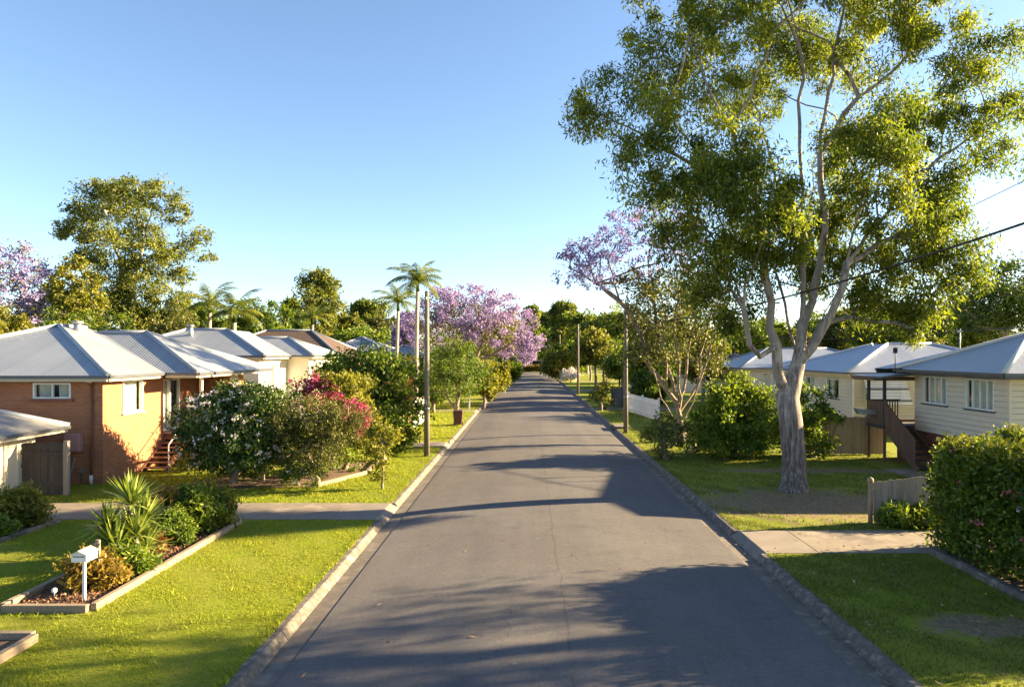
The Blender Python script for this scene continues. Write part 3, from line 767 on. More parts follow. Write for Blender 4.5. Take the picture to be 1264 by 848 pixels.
# ------------------------------------------------------------------ weatherboard house on the right
H = thing('weatherboard_house', 'beige weatherboard house with blue grey hip roof and timber stairs', 'house', (20, 25, LZ))
e = 3.86; bz = 1.45
wx = [(25.75, 27.3, 2.56, 3.62), (23.15, 24.65, 2.56, 3.62)]
m = MB(); boards(m, 'x', 15.5, -1, 22.4, 27.9, bz, e, wx); boards(m, 'y', 22.4, -1, 15.5, 26, bz, e); boards(m, 'y', 27.9, 1, 15.5, 18.6, bz, e); boards(m, 'x', 18.6, -1, 27.9, 29.5, bz, e); boards(m, 'y', 29.5, 1, 18.6, 26, bz, e)
boards(m, 'x', 26, 1, 22.4, 29.5, bz, e)
for y0_ in (22.37,):
    m.box(15.44, 15.54, 22.36, 22.46, bz, e)
m.build('wall', MT['board'], H)
m = MB(); wall(m, 'x', 15.56, -1, 22.46, 29.4, 0, bz); wall(m, 'y', 22.46, -1, 15.56, 25.9, 0, bz); wall(m, 'y', 29.4, 1, 15.56, 25.9, 0, bz); m.build('brick_base', MT['brick_dark'], H)
for o in wx: window(H, 'x', 15.5, -1, *o, mull=3, curtain=True, sill='gutter_steel', fw=.055, rec=.03)
# porch
q = MB(); q.box(14.25, 18.58, 27.93, 29.4, 1.46, 1.60); q.build('porch_floor', MT['wood_dark'], H)
for x, y in ((14.32, 28.0), (14.32, 29.3)):
    q = MB(); q.box(x - .05, x + .05, y - .05, y + .05, 1.602, 3.5); q.build('porch_post', MT['wood_dark'], H)
for x, y in ((14.32, 28.0), (14.32, 29.3), (14.9, 28.0)):
    q = MB(); q.box(x - .045, x + .045, y - .045, y + .045, LZ, 1.458); q.build('porch_stump', MT['wood_brown'], H)
q = MB(); q.box(14.38, 15.6, 29.27, 29.33, 2.5, 2.57); q.box(14.38, 15.6, 29.27, 29.33, 1.68, 1.73)
for k in range(11): q.box(14.42 + k * .11, 14.455 + k * .11, 29.28, 29.32, 1.73, 2.5)
q.build('balustrade', MT['wood_dark'], H)
q = MB()
for k in range(12): q.box(14.27, 14.30, 28.06 + k * .1, 28.15 + k * .1, 1.5, 2.55)
q.build('porch_screen', MT['wood_brown'], H)
st = MB(); n = 7
for k in range(n):
    z = LZ + (1.60 - LZ) * (k + 1) / (n + 1); y = 25.75 + k * .29
    st.box(14.36, 15.30, y, y + .27, z - .05, z)
st = st.build('front_stairs', MT['wood_dark'], H)
q = MB(); q.bar((14.33, 25.6, LZ + .05), (14.33, 27.95, 1.52), .05, .26); q.bar((15.33, 25.6, LZ + .05), (15.33, 27.95, 1.52), .05, .26); q.build('stringer', MT['wood_brown'], st)
q = MB()
for k in range(19):
    y = 25.72 + k * .117; z = LZ + .1 + (y - 25.6) * .6255
    q.prism([(14.27, y, z), (14.295, y, z), (14.295, y + .105, z + .066), (14.27, y + .105, z + .066)], [(14.27, y, z + .98), (14.295, y, z + .98), (14.295, y + .105, z + 1.046), (14.27, y + .105, z + 1.046)])
q.bar((14.28, 25.65, LZ + 1.12), (14.28, 27.95, 2.56), .07, .06); q.build('stair_screen', MT['wood_brown'], st)
# roof
A, B = (14.95, 21.9, e), (14.95, 28.45, e); ap = (18.3, 25.3, 5.25); rg = (24.0, 25.3, 5.25); C_, D_ = (27, 21.9, e), (27, 30.0, e); P1, P2 = (13.75, 28.45, 3.62), (13.75, 30.0, 3.62); E_ = (14.95, 30.0, e)
tops = [[A, ap, (14.95, 28.45, e)], [A, C_, rg, ap], [C_, D_, rg], [(14.95, 28.45, e), ap, rg, D_, E_]]
roof(H, tops, [(A, B), (A, C_), (E_, D_)], [(A, ap), (ap, rg), (B, ap)], 'roof_blue', capm='cap_light', fascia='gutter_steel',
     soffit=[[(14.97, 21.95, e - .17), (15.52, 21.95, e - .17), (15.52, 28, e - .17), (14.97, 28, e - .17)], [(14.97, 21.95, e - .17), (26, 21.95, e - .17), (26, 22.42, e - .17), (14.97, 22.42, e - .17)]])
pr = MB(); pr.prism([(13.85, 27.4, 3.50), (15.45, 27.4, 3.68), (18.5, 27.95, 3.70), (18.5, 29.95, 3.70), (13.85, 29.95, 3.50)], [(13.85, 27.4, 3.58), (15.45, 27.4, 3.78), (18.5, 27.95, 3.80), (18.5, 29.95, 3.80), (13.85, 29.95, 3.58)])
pr = pr.build('porch_roof', MT['gutter_steel'], H)
q = MB(); q.box(13.87, 18.4, 27.98, 29.9, 3.40, 3.495); q.build('porch_ceiling', MT['wood_brown'], pr)
# wire mast on the roof and wall bracket
q = MB(); q.tube([(17.1, 27.6, 4.3), (17.1, 27.6, 5.45)], .03, 6); q.box(17.0, 17.2, 27.57, 27.63, 5.33, 5.40); q.build('service_mast', MT['steel'], H)
q = MB(); q.tube([(14.7, 27.9, 3.7), (14.7, 27.9, 4.75)], .02, 6); q.box(14.63, 14.77, 27.86, 27.94, 4.5, 4.72); q.box(14.4, 15.0, 27.88, 27.92, 3.85, 3.9); q.build('insulator_bracket', MT['black'], H)
t = thing('letterbox', 'grey metal letterbox jutting out beside the timber porch', 'letterbox', (14.0, 28.6, 1.9))
q = MB(); q.prism([(13.55, 28.5, 2.0), (14.25, 28.5, 2.0), (14.25, 28.75, 2.0), (13.55, 28.75, 2.0)], [(13.4, 28.5, 2.25), (14.25, 28.5, 2.17), (14.25, 28.75, 2.17), (13.4, 28.75, 2.25)]); q.build('body', MT['steel'], t)
q = MB(); q.bar((14.25, 28.62, 1.75), (13.7, 28.62, 2.02), .03, .03); q.build('bracket', MT['steel'], t)
t = thing('pot_plant', 'small pale pot with plant behind the porch balusters', 'pot plant', (14.75, 28.9, 1.602))
q = MB(); q.tube([(14.75, 28.9, 1.602), (14.75, 28.9, 1.85)], [.10, .14], 12); q.build('pot', MT['whitefl'], t)
rng = np.random.default_rng(3); V, var = leaves(rng, np.array([[14.75, 28.9, 2.05]]), .22, 90, .12, .05); npmesh('foliage', V, 4, var, MT['olive'], t)

# ------------------------------------------------------------------ cream house behind it
H = thing('cream_house', 'cream weatherboard house with striped window awning behind the weatherboard house', 'house', (22, 42, LZ))
e = 3.48; bz = .95
wf = [(18.05, 20.1, 1.95, 3.1)]; wl = [(38.9, 40.6, 1.95, 3.05), (42.2, 43.6, 1.95, 3.05)]
m = MB(); boards(m, 'y', 37.4, -1, 17.4, 28, bz, e, wf); boards(m, 'x', 17.4, -1, 37.4, 47, bz, e, wl); boards(m, 'x', 28, 1, 37.4, 47, bz, e); boards(m, 'y', 47, 1, 17.4, 28, bz, e); m.build('wall', MT['board_cream'], H)
m = MB(); wall(m, 'y', 37.46, -1, 17.46, 28, 0, bz); wall(m, 'x', 17.46, -1, 37.46, 47, 0, bz); m.build('brick_base', MT['brick_dark'], H)
window(H, 'y', 37.4, -1, *wf[0], mull=2); window(H, 'x', 17.4, -1, *wl[0], mull=1, curtain='split', sill='gutter_steel'); window(H, 'x', 17.4, -1, *wl[1], mull=1)
q = MB(); q.box(17.36, 17.44, 37.28, 37.36, LZ, e - .1); q.build('downpipe', MT['white'], H)
aw = MB()
for k in range(9):
    z = 3.12 - k * .15; o = .10 + k * .075; aw.prism([(17.95, 37.34 - o, z - .13), (20.2, 37.34 - o, z - .13), (20.2, 37.34 - o + .03, z), (17.95, 37.34 - o + .03, z)], [(17.95, 37.325 - o, z - .13), (20.2, 37.325 - o, z - .13), (20.2, 37.315 - o + .03, z), (17.95, 37.315 - o + .03, z)])
aw = aw.build('window_awning', MT['white'], H)
q = MB()
for k in (3, 7):
    z = 3.12 - k * .15; o = .10 + k * .075; q.box(17.94, 20.21, 37.29 - o, 37.30 - o, z - .11, z - .03)
q.build('awning_stripe', MT['gutter_steel'], aw)
A, B = (16.9, 36.9, e), (28.5, 36.9, e); ap = (21.3, 41.3, 5.05); ap2 = (23.9, 41.3, 5.05); nw = (16.9, 47.5, e); ne = (28.5, 47.5, e); rg, rg2 = (21.3, 43.1, 5.05), (23.9, 43.1, 5.05)
roof(H, [[A, B, ap2, ap], [A, ap, rg, nw], [B, ne, rg2, ap2], [nw, rg, rg2, ne], [ap, ap2, rg2, rg]], [(A, B), (A, nw)], [(A, ap), (ap, ap2), (B, ap2), (nw, rg)], 'roof_blue', capm='cap_light',
     soffit=[[(16.92, 36.95, e - .17), (28.4, 36.95, e - .17), (28.4, 37.38, e - .17), (16.92, 37.38, e - .17)], [(16.92, 36.95, e - .17), (17.38, 36.95, e - .17), (17.38, 47.4, e - .17), (16.92, 47.4, e - .17)]])
simple_house('low_roofed_house', 'low pale house with long grey roof half hidden behind the big gum', 17, 29, 55, 64, 3.35, 4.9, 'roof_blue', 'board', hip=3.5)
simple_house('verandah_house', 'small pale house behind the white picket fence and shrubs', 12.5, 20, 78, 86, 3.4, 5.0, 'roof_blue', 'render')
H = thing('carport', 'dark open carport with flat roof at the far end of the street', 'carport', (4, 172, LZ))
q = MB(); q.box(.5, 7.5, 169, 175, 2.5, 2.75); q.build('roof', MT['gutter_steel'], H)
for x in (.8, 3.2, 7.2):
    q = MB(); q.box(x, x + .15, 169.2, 169.35, LZ, 2.5); q.build('post', MT['white'], H)
q = MB(); q.box(.5, 7.5, 174.9, 175.1, LZ, 2.5); q.build('back_wall', MT['darkroom'], H)

# ------------------------------------------------------------------ fences, gate, edging
def paling(par, a, b, h0, h1, mat, name='paling_panel', z0=LZ, gap=.006, wv=.1, rng=random.Random(3), th=.018, picket=False):
    a, b = Vector((*a, 0)), Vector((*b, 0)); L = (b - a).length; t = (b - a) / L; n = Vector((-t.y, t.x, 0)); m = MB(); k = 0; u = 0
    while u < L - .03:
        w_ = min(wv, L - u) - gap - (.03 if picket else 0); h = h0 + (h1 - h0) * u / L + rng.uniform(-.018, .018); o = n * rng.uniform(0, .01); p = a + t * u + o; q = a + t * (u + w_) + o
        lean = rng.uniform(-.006, .006)
        p2, q2 = p + t * lean, q + t * lean
        m.prism([p + Vector((0, 0, z0 + .03)), q + Vector((0, 0, z0 + .03)), q + n * th + Vector((0, 0, z0 + .03)), p + n * th + Vector((0, 0, z0 + .03))],
                [p2 + Vector((0, 0, z0 + h)), q2 + Vector((0, 0, z0 + h)), q2 + n * th + Vector((0, 0, z0 + h)), p2 + n * th + Vector((0, 0, z0 + h))]); u += wv
    for f in (.22, .8):
        m.bar(a + n * (th + .03) + Vector((0, 0, z0 + h0 * f)), b + n * (th + .03) + Vector((0, 0, z0 + h1 * f)), .04, .08)
    return m.build(name, MT[mat], par)
t = thing('paling_fence', 'low grey paling fence with round capped post by the flowering hedge', 'fence', (9.6, 18, LZ))
paling(t, (8.93, 18.0), (12.6, 18.12), 1.06, 1.42, 'wood_grey')
q = MB(); q.tube([(8.85, 18.02, LZ), (8.85, 18.02, 1.15)], .06, 8); q.tube([(8.85, 18.02, 1.15), (8.85, 18.02, 1.2), (8.85, 18.02, 1.27), (8.85, 18.02, 1.3)], [.06, .085, .07, .02], 10); q.build('post', MT['sleeper'], t)
t = thing('paling_fence', 'tall grey paling fence between the gum and the porch stairs', 'fence', (13.5, 29.6, LZ))
paling(t, (11.6, 30.2), (15.5, 30.2), 1.62, 1.62, 'wood_grey')
for x in (12.9, 14.6):
    q = MB(); q.box(x, x + .1, 30.1, 30.195, LZ, 1.8); q.build('post', MT['sleeper'], t)
t = thing('timber_gate', 'dark stained timber side gate between garage and brick house', 'gate', (-14.9, 21.45, LZ))
paling(t, (-14.32, 21.5), (-15.62, 21.5), 1.62, 1.62, 'wood_dark', 'gate_panel', wv=.12)
q = MB()
for z in (.35, .98, 1.6): q.box(-15.62, -14.33, 21.455, 21.495, z, z + .1)
q.build('gate_rail', MT['wood_dark'], t)
q = MB(); q.box(-14.30, -14.17, 21.42, 21.55, LZ, 1.8); q.build('post', MT['wood_grey'], t)
t = thing('paling_fence', 'red brown paling fence with pale end panel along the left verge', 'fence', (-6.6, 39, LZ))
paling(t, (-6.75, 34.6), (-6.7, 40.5), 1.5, 1.5, 'wood_red'); paling(t, (-6.7, 40.6), (-6.6, 44.5), 1.6, 1.6, 'white', 'pale_panel')
for y in (34.5, 37.4, 40.5):
    q = MB(); q.box(-6.83, -6.72, y, y + .1, LZ, 1.75); q.build('post', MT['wood_red'], t)
t = thing('picket_fence', 'white painted picket fence beside the right hand power pole', 'fence', (8, 47, LZ))
paling(t, (8.4, 44.8), (7.55, 52.5), 1.35, 1.35, 'white', 'picket_panel', picket=True, wv=.13)
for y, x in ((44.8, 8.4), (48.6, 7.98), (52.4, 7.56)):
    q = MB(); q.box(x - .06, x + .06, y - .06, y + .06, LZ, 1.6); q.build('post', MT['white'], t)
t = thing('steel_fence', 'dark grey panel fence behind the leafy verge sapling', 'fence', (8, 57, LZ))
paling(t, (6.9, 57.0), (8.4, 57.0), 1.5, 1.5, 'gutter_steel', 'panel', wv=.2)
q = MB(); q.box(6.8, 6.9, 56.95, 57.05, LZ, 1.7); q.build('post', MT['wood_dark'], t)

def edging(pts, label, h=.14, wd=.11, mat='sleeper', name='garden_edging'):
    t = thing(name, label, 'garden edging', (*pts[0], LZ))
    for k in range(len(pts) - 1):
        a, b = Vector((*pts[k], LZ + h / 2 - .01)), Vector((*pts[k + 1], LZ + h / 2 - .01)); d = (b - a).normalized()
        q = MB(); q.bar(a + d * (wd / 2 if k else -wd / 2), b - d * (wd / 2 + .004) * (-1 if k == len(pts) - 2 else 1), wd, h); q.build('sleeper', MT[mat], t, bevel=.012)
    return t
def bed(pts, name='mulch_bed'):
    rng = random.Random(1); m = MB(); xs_ = [p[0] for p in pts]; ys_ = [p[1] for p in pts]
    m.face([(x, y, LZ + .03) for x, y in pts]); struct(name, m, MT['mulch'])
bed([(-8.95, 11.85), (-7.42, 11.85), (-7.42, 17.8), (-8.95, 17.8)])
edging([(-8.95, 17.8), (-8.95, 11.8), (-7.40, 11.8), (-7.40, 17.85)], 'weathered sleeper edging round the long mulched bed with the white mailbox')
bed([(-10.5, 8.2), (-7.55, 8.2), (-7.55, 10.6), (-10.5, 10.6)])
edging([(-10.5, 10.65), (-7.5, 10.65), (-7.5, 8.0)], 'timber edging corner of the bed at the lower left')
bed([(-17.4, 15.0), (-12.3, 16.0), (-12.3, 18.25), (-17.4, 18.25)])
edging([(-16.9, 15.0), (-12.25, 15.95), (-12.2, 18.1)], 'pale concrete edging of the garden bed beside the garage', .1, .12, 'kerb')
bed([(-11.2, 22.7), (-7.0, 22.6), (-5.9, 25.2), (-6.3, 28.4), (-8, 28.4), (-9, 24.6), (-11.2, 24.3)])
edging([(-6.9, 22.9), (-5.85, 25.3), (-6.1, 28.6)], 'timber edging along the bougainvillea bed', .14, .12)
bed([(8.95, 11), (14, 11), (14, 15.1), (8.95, 15.1)])
edging([(8.82, 15.2), (8.75, 10.6)], 'pale concrete edging in front of the flowering hedge', .15, .13, 'kerb')
# small mulch chips, real geometry on the near bed
rng = np.random.default_rng(12); n = 5200
cp = np.stack([rng.uniform(-8.85, -7.48, n), rng.uniform(11.9, 17.7, n), np.full(n, LZ + .036)], 1)
V, var = leaves(rng, cp, .02, 1, .07, .03, 0, .6); V[:, 2] = np.maximum(V[:, 2], LZ + .031)
npmesh('mulch_chips', V, 4, var, MT['chip'], None, 'stuff')

# ------------------------------------------------------------------ street furniture
t = thing('mailbox', 'white gabled mailbox on a thin white post in the mulched bed', 'mailbox', (-7.82, 12.27, LZ + .03))
q = MB(); q.box(-7.842, -7.798, 12.25, 12.294, LZ + .03, .86); q.build('post', MT['white'], t)
q = MB()
sec = lambda y: [(-7.955, y, .862), (-7.685, y, .862), (-7.685, y, .995), (-7.82, y, 1.055), (-7.955, y, .995)]
q.prism(sec(12.12), sec(12.43)); bx_ = q.build('body', MT['white'], t, bevel=.008)
q = MB(); q.bar((-7.965, 12.275, .997), (-7.82, 12.275, 1.063), .36, .012); q.bar((-7.675, 12.275, .997), (-7.82, 12.275, 1.063), .36, .012); q.build('lid', MT['cream'], t)
q = MB(); q.box(-7.92, -7.72, 12.114, 12.119, .955, .97); q.build('slot', MT['darkroom'], bx_)
t = thing('garden_light', 'small pale solar garden light in the mulch left of the mailbox', 'garden light', (-8.4, 12.35, LZ + .03))
q = MB(); q.tube([(-8.4, 12.35, LZ + .03), (-8.4, 12.35, .262)], .012, 6); q.build('stake', MT['steel'], t)
q = MB(); q.tube([(-8.4, 12.35, .26), (-8.4, 12.35, .28), (-8.4, 12.35, .33), (-8.4, 12.35, .345)], [.02, .045, .04, .015], 12); q.build('lamp_head', MT['white'], t)
t = thing('garden_stake', 'short timber stake poking up behind the mailbox', 'stake', (-7.95, 12.9, LZ))
q = MB(); q.box(-8.0, -7.93, 12.87, 12.92, LZ, 1.05); q.box(-8.03, -7.9, 12.85, 12.87, .95, 1.0); q.build('stake', MT['sleeper'], t)

def pole_parts(H):
    q = MB(); q.tube([(0, 0, 0), (0, 0, H * .5), (0, 0, H)], [.13, .112, .088], 14)
    c = MB(); c.tube([(0, 0, H), (0, 0, H + .03)], [.093, .08], 14)
    bnd = MB(); bnd.tube([(0, 0, 2.0), (0, 0, 2.06)], .132, 14); plt = MB(); plt.box(-.03, .03, -.15, -.128, 2.2, 2.4)
    ins = MB(); ins.tube([(0, -.1, H - .35), (.0, -.28, H - .35)], .025, 6); ins.tube([(0, -.26, H - .38), (0, -.26, H - .24)], .04, 8)
    return (('shaft', q, 'pole'), ('pole_cap', c, 'steel'), ('band', bnd, 'steel'), ('number_plate', plt, 'steel'), ('insulator', ins, 'steel'))
POLES = [(-4.32, 29.7, 7.0, 'tall bare timber power pole on the left verge beside the dark shrub'),
         (5.35, 38.2, 6.9, 'timber power pole on the right verge next to the white picket fence'),
         (5.3, 74.0, 7.4, 'pale power pole on the right verge against the yellow green tree'),
         (5.55, 122.0, 7.6, 'far power pole near the end of the right verge'),
         (4.9, 150.0, 8.0, 'most distant thin power pole by the end of the street')]
first = None
for x, y, h, lab in POLES:
    t = thing('power_pole', lab, 'power pole', (x, y, LZ), 'timber power poles along the verges')
    if first is None:
        for nm, q, mt in pole_parts(7.0): 
            o = q.build(nm, MT[mt]); o.parent = t; ORG[o.name] = Vector((x, y, LZ))
        first = t
    else:
        for ch in list(first.children):
            c = ch.copy(); col.objects.link(c); c.parent = t
        t.scale = (1, 1, h / 7.0)
def cable(name, label, pts, sag, r):
    q = MB(); a, b = Vector(pts[0]), Vector(pts[1]); P = []
    for k in range(25):
        u = k / 24; p = a.lerp(b, u); p.z -= sag * 4 * u * (1 - u); P.append(p)
    q.tube(P, r, 6); o = q.build(name, MT['black'], None, P[0]); tag(o, label, 'cable')
cable('power_cable', 'thick black cable sloping from upper right across the big gum', [(11.3, 3.0, 8.5), (5.35, 38.0, 6.1)], .95, .026)
cable('service_cable', 'thin cable running to the roof mast of the weatherboard house', [(17.1, 27.6, 5.4), (5.35, 38.0, 6.6)], .75, .02)
cable('service_cable', 'thin cable from the roof mast out past the right edge', [(17.1, 27.6, 5.4), (28.0, 21.0, 6.6)], .2, .022)
cable('overhead_wire', 'faint thin wire high in the gum crown at right', [(17.2, 23.0, 10.6), (9.0, 38, 6.8)], .5, .014)
t = thing('wheelie_bin', 'dark red brown wheelie bin standing beside the verge tree', 'bin', (-4.25, 42.3, LZ))
q = MB(); q.prism([(-4.47, 42.05, .2), (-4.03, 42.05, .2), (-4.03, 42.5, .2), (-4.47, 42.5, .2)], [(-4.53, 42.0, .95), (-3.97, 42.0, .95), (-3.97, 42.58, .95), (-4.53, 42.58, .95)]); q.build('body', MT['bin'], t)
q = MB(); q.prism([(-4.56, 41.97, .955), (-3.94, 41.97, .955), (-3.94, 42.62, .955), (-4.56, 42.62, .955)], [(-4.5, 42.0, 1.03), (-4.0, 42.0, 1.03), (-4.0, 42.6, 1.07), (-4.5, 42.6, 1.07)]); q.build('lid', MT['bin'], t)
for x in (-4.52, -4.02):
    q = MB(); q.tube([(x, 42.52, .22), (x + .05, 42.52, .22)], .1, 12); q.build('wheel', MT['black'], t)
for x, y, h, lab in ((-4.6, 54.2, 1.0, 'short white marker post on the left verge by the yellow shrub'), (-4.45, 72.0, 2.3, 'tall thin white post on the far left verge')):
    t = thing('marker_post', lab, 'post', (x, y, LZ)); q = MB(); q.box(x - .06, x + .06, y - .06, y + .06, LZ, h); q.build('shaft', MT['white'], t)
    q = MB(); q.box(x - .065, x + .065, y - .065, y + .065, h, h + .05); q.build('post_cap', MT['steel'], t)
t = thing('drain_inlet', 'grey concrete kerb inlet on the right kerb near the power pole', 'drain inlet', (5.15, 41, LZ))
q = MB(); q.box(5.02, 5.9, 40.3, 42.0, LZ - .05, LZ + .14); q.build('lintel', MT['gutter'], t, bevel=.02)
q = MB(); q.box(4.985, 5.015, 40.4, 41.9, -.015, .10); q.build('drain_mouth', MT['darkroom'], t)
# ------------------------------------------------------------------ the big gum
def E(px, py, rx, ry, dy=0., k=None, d0=22.4):
    d = d0 + dy; k = k or rx * ry / 260.0
    return ((gx(px, d), d, gz(py, d)), (rx * d / F, (rx + ry) * .5 * d / F, ry * d / F), k)
def P(px, py, dy=0., d0=22.4): d = d0 + dy; return (gx(px, d), d, gz(py, d))
lob = [E(730, 130, 34, 48, -.5), E(790, 75, 42, 48, .5), E(800, 150, 42, 48, -1), E(845, 40, 55, 45, 1), E(905, 25, 50, 40, -1.5), E(850, 120, 45, 45, 1.5),
       E(800, 215, 42, 40, -1.5), E(840, 205, 45, 50, 0), E(880, 245, 48, 45, -2), E(930, 225, 55, 48, -2.6), E(970, 250, 40, 40, -3), E(900, 180, 45, 40, -2), E(925, 110, 40, 40, 2),
       E(830, 290, 40, 35, -.5), E(870, 320, 48, 38, -1.5), E(920, 315, 48, 40, -1), E(870, 365, 35, 26, -.5), E(930, 360, 30, 25, .5),
       E(1075, 150, 48, 42, -1.5), E(1130, 150, 46, 46, -.5), E(1095, 200, 50, 38, -2), E(1150, 205, 38, 32, 0), E(1040, 190, 40, 40, 2),
       E(1090, 60, 55, 45, 1), E(1160, 45, 50, 42, 0), E(1215, 70, 42, 40, 1), E(1180, 105, 42, 30, 1.5), E(1030, 40, 45, 45, 2.5), E(960, 20, 40, 40, 2.5),
       E(1205, 165, 40, 36, 0), E(1245, 145, 34, 36, .5), E(1225, 195, 34, 28, 1), E(1175, 240, 36, 26, 1),
       E(1090, 265, 46, 32, -1), E(1140, 285, 44, 32, 0), E(1175, 310, 34, 26, .5, 6), E(1110, 320, 44, 30, 1, 8), E(1060, 320, 34, 28, 1.6, 6), E(1190, 345, 26, 22, 0, 5), E(1135, 365, 28, 28, 0, 6), E(1118, 395, 20, 26, 0, 5), E(1060, 365, 22, 20, .8, 4), E(1160, 260, 36, 26, 0, 6),
       E(1000, 270, 40, 30, 2.5), E(1010, 330, 30, 24, 2),
       E(830, -30, 60, 40, 0), E(920, -40, 60, 45, 0), E(1010, -45, 60, 45, -1), E(1090, -30, 60, 45, 1), E(1160, -25, 55, 40, 0), E(890, -110, 55, 40, .5), E(980, -125, 60, 45, 0), E(1070, -110, 55, 40, 0), E(960, -60, 50, 40, 3), E(1040, -70, 50, 40, -3), E(1020, 300, 36, 30, 1.5, 7), E(1000, 352, 28, 24, 1.6, 4), E(968, 300, 30, 26, -1.2, 5), E(1078, 382, 24, 18, .5, 4), E(1042, 245, 36, 28, 1, 7), E(905, 395, 26, 18, .5, 4), E(1020, 60, 60, 60, 5), E(930, 90, 60, 60, 5), E(1090, 170, 60, 60, 5.2), E(900, 260, 50, 50, 4.5)]
base = (gx(980, 22.2), 22.2, LZ)
def limbs_to(mains, lobes, rng, every=2):
    # long secondary limbs that leave a main limb well below the leaf clump they carry
    nodes = np.array([np.array(p) for m in mains[1:] for p in m]); out = []
    for i, l in enumerate(lobes):
        if i % every or l[0][2] < 7.6: continue
        c = np.array(l[0]); dz = c[2] - nodes[:, 2]; hd = np.linalg.norm(nodes[:, :2] - c[:2], axis=1)
        j = int(np.argmin(np.abs(dz - 1.25 * hd - .6) + .35 * hd)); s_ = nodes[j]
        if np.linalg.norm(c - s_) < 1.2: continue
        m1 = s_ * .62 + c * .38 + np.array([0, 0, .18 * np.linalg.norm(c - s_)]) + rng.normal(size=3) * .15; m2 = s_ * .3 + c * .7 + np.array([0, 0, .14 * np.linalg.norm(c - s_)]) + rng.normal(size=3) * .18
        out.append([tuple(s_), tuple(m1), tuple(m2), tuple(c)])
    return out
mains = [[base, P(980, 560), P(976, 520), P(972, 490)],
         [P(972, 490), P(960, 460, -.3), P(950, 405, -.5), P(944, 340, -.6), P(935, 260, -.8), P(905, 165, -.6), P(868, 95, 0), P(850, 20, .3)],
         [P(972, 490), P(985, 450, .1), P(990, 400, .3), P(991, 285, .4), P(987, 180, .5), P(990, 70, .6), P(985, -50, .5)],
         [P(990, 400, .3), P(1006, 350, .6), P(1019, 283, .8), P(1012, 190, 1.2), P(1028, 70, 1.3), P(1050, -40, 1)],
         [P(985, 450, .1), P(1004, 428, -.3), P(1026, 388, -.5), P(1045, 325, -.5), P(1072, 285, -.4), P(1110, 240, -.3), P(1160, 195, 0), P(1235, 150, .2)],
         [P(1045, 325, -.5), P(1085, 300, 0), P(1130, 285, .1)],
         [P(1012, 190, 1.2), P(1060, 120, .8), P(1120, 70, .5), P(1190, 45, .4)],
         [P(956, 435, -.4), P(938, 440, -.8), P(925, 425, -1), P(918, 380, -1), P(900, 330, -1)],
         [P(935, 260, -.8), P(880, 215, -.5), P(800, 170, -.3), P(735, 135, -.4)],
         [P(990, 285, .4), P(960, 240, -.9), P(935, 215, -1.8)],
         [P(991, 285, .4), P(1000, 250, 2), P(1010, 150, 4)]]
def gum_cap(p):
    z = p[2]
    if z < 3.0: return 9.0
    c = .225 - .0095 * (z - 3.6) if z > 3.6 else .42 - .325 * (z - 3.0)
    return max(.02, c * (.62 if p[0] > base[0] + .55 and z > 4.3 else 1.0) * (.55 if p[0] < base[0] - 1.3 and z < 7 else 1.0))
mains += limbs_to(mains, lob, np.random.default_rng(2))
tree('gum_tree', 'huge eucalypt with pale mottled forked trunk standing on the right verge', 'tree', base, lob, mains, 'gum_leaf', 'gum_bark', dens=1.9, per=215, L=.185, W=.05,
     cr=.54, r0=.365, rtip=.009, droop=.9, flat=.95, seed=11, att=600, wob=.16, shell=.45, arch=.12, cap=gum_cap)

# ------------------------------------------------------------------ jacaranda with bare branches, right verge
J = lambda px, py, rx, ry, dy=0., k=None: E(px, py, rx, ry, dy, k, 34.6)
PJ = lambda px, py, dy=0.: P(px, py, dy, 34.6)
bJ = (gx(840, 34.6), 34.6, LZ)
fl = [J(760, 330, 40, 26, .8, 12), J(830, 315, 40, 26, 1, 11), J(860, 350, 30, 24, 1.5, 7), J(702, 335, 22, 22, 0, 9), J(722, 315, 26, 22, .5, 10), J(745, 300, 30, 24, -.5, 12), J(775, 285, 36, 26, 0, 14), J(810, 275, 34, 24, .5, 12), J(735, 340, 32, 22, 0, 8), J(790, 320, 40, 25, 1, 9), J(845, 290, 30, 24, 1, 8), J(880, 345, 22, 30, 1.5, 5), J(700, 312, 14, 10, 0, 4)]
gr = [J(800, 385, 36, 34, .5, 14), J(835, 360, 40, 36, -.5, 16), J(870, 390, 36, 36, 0, 14), J(830, 420, 45, 32, 1, 14), J(790, 430, 30, 24, 0, 7), J(872, 435, 30, 26, .5, 8), J(785, 350, 26, 24, 1, 8), J(835, 395, 46, 36, 2.2, 12), J(820, 380, 44, 34, -2.2, 12), J(860, 350, 36, 28, 2, 9), J(800, 440, 26, 18, -1.5, 6)]
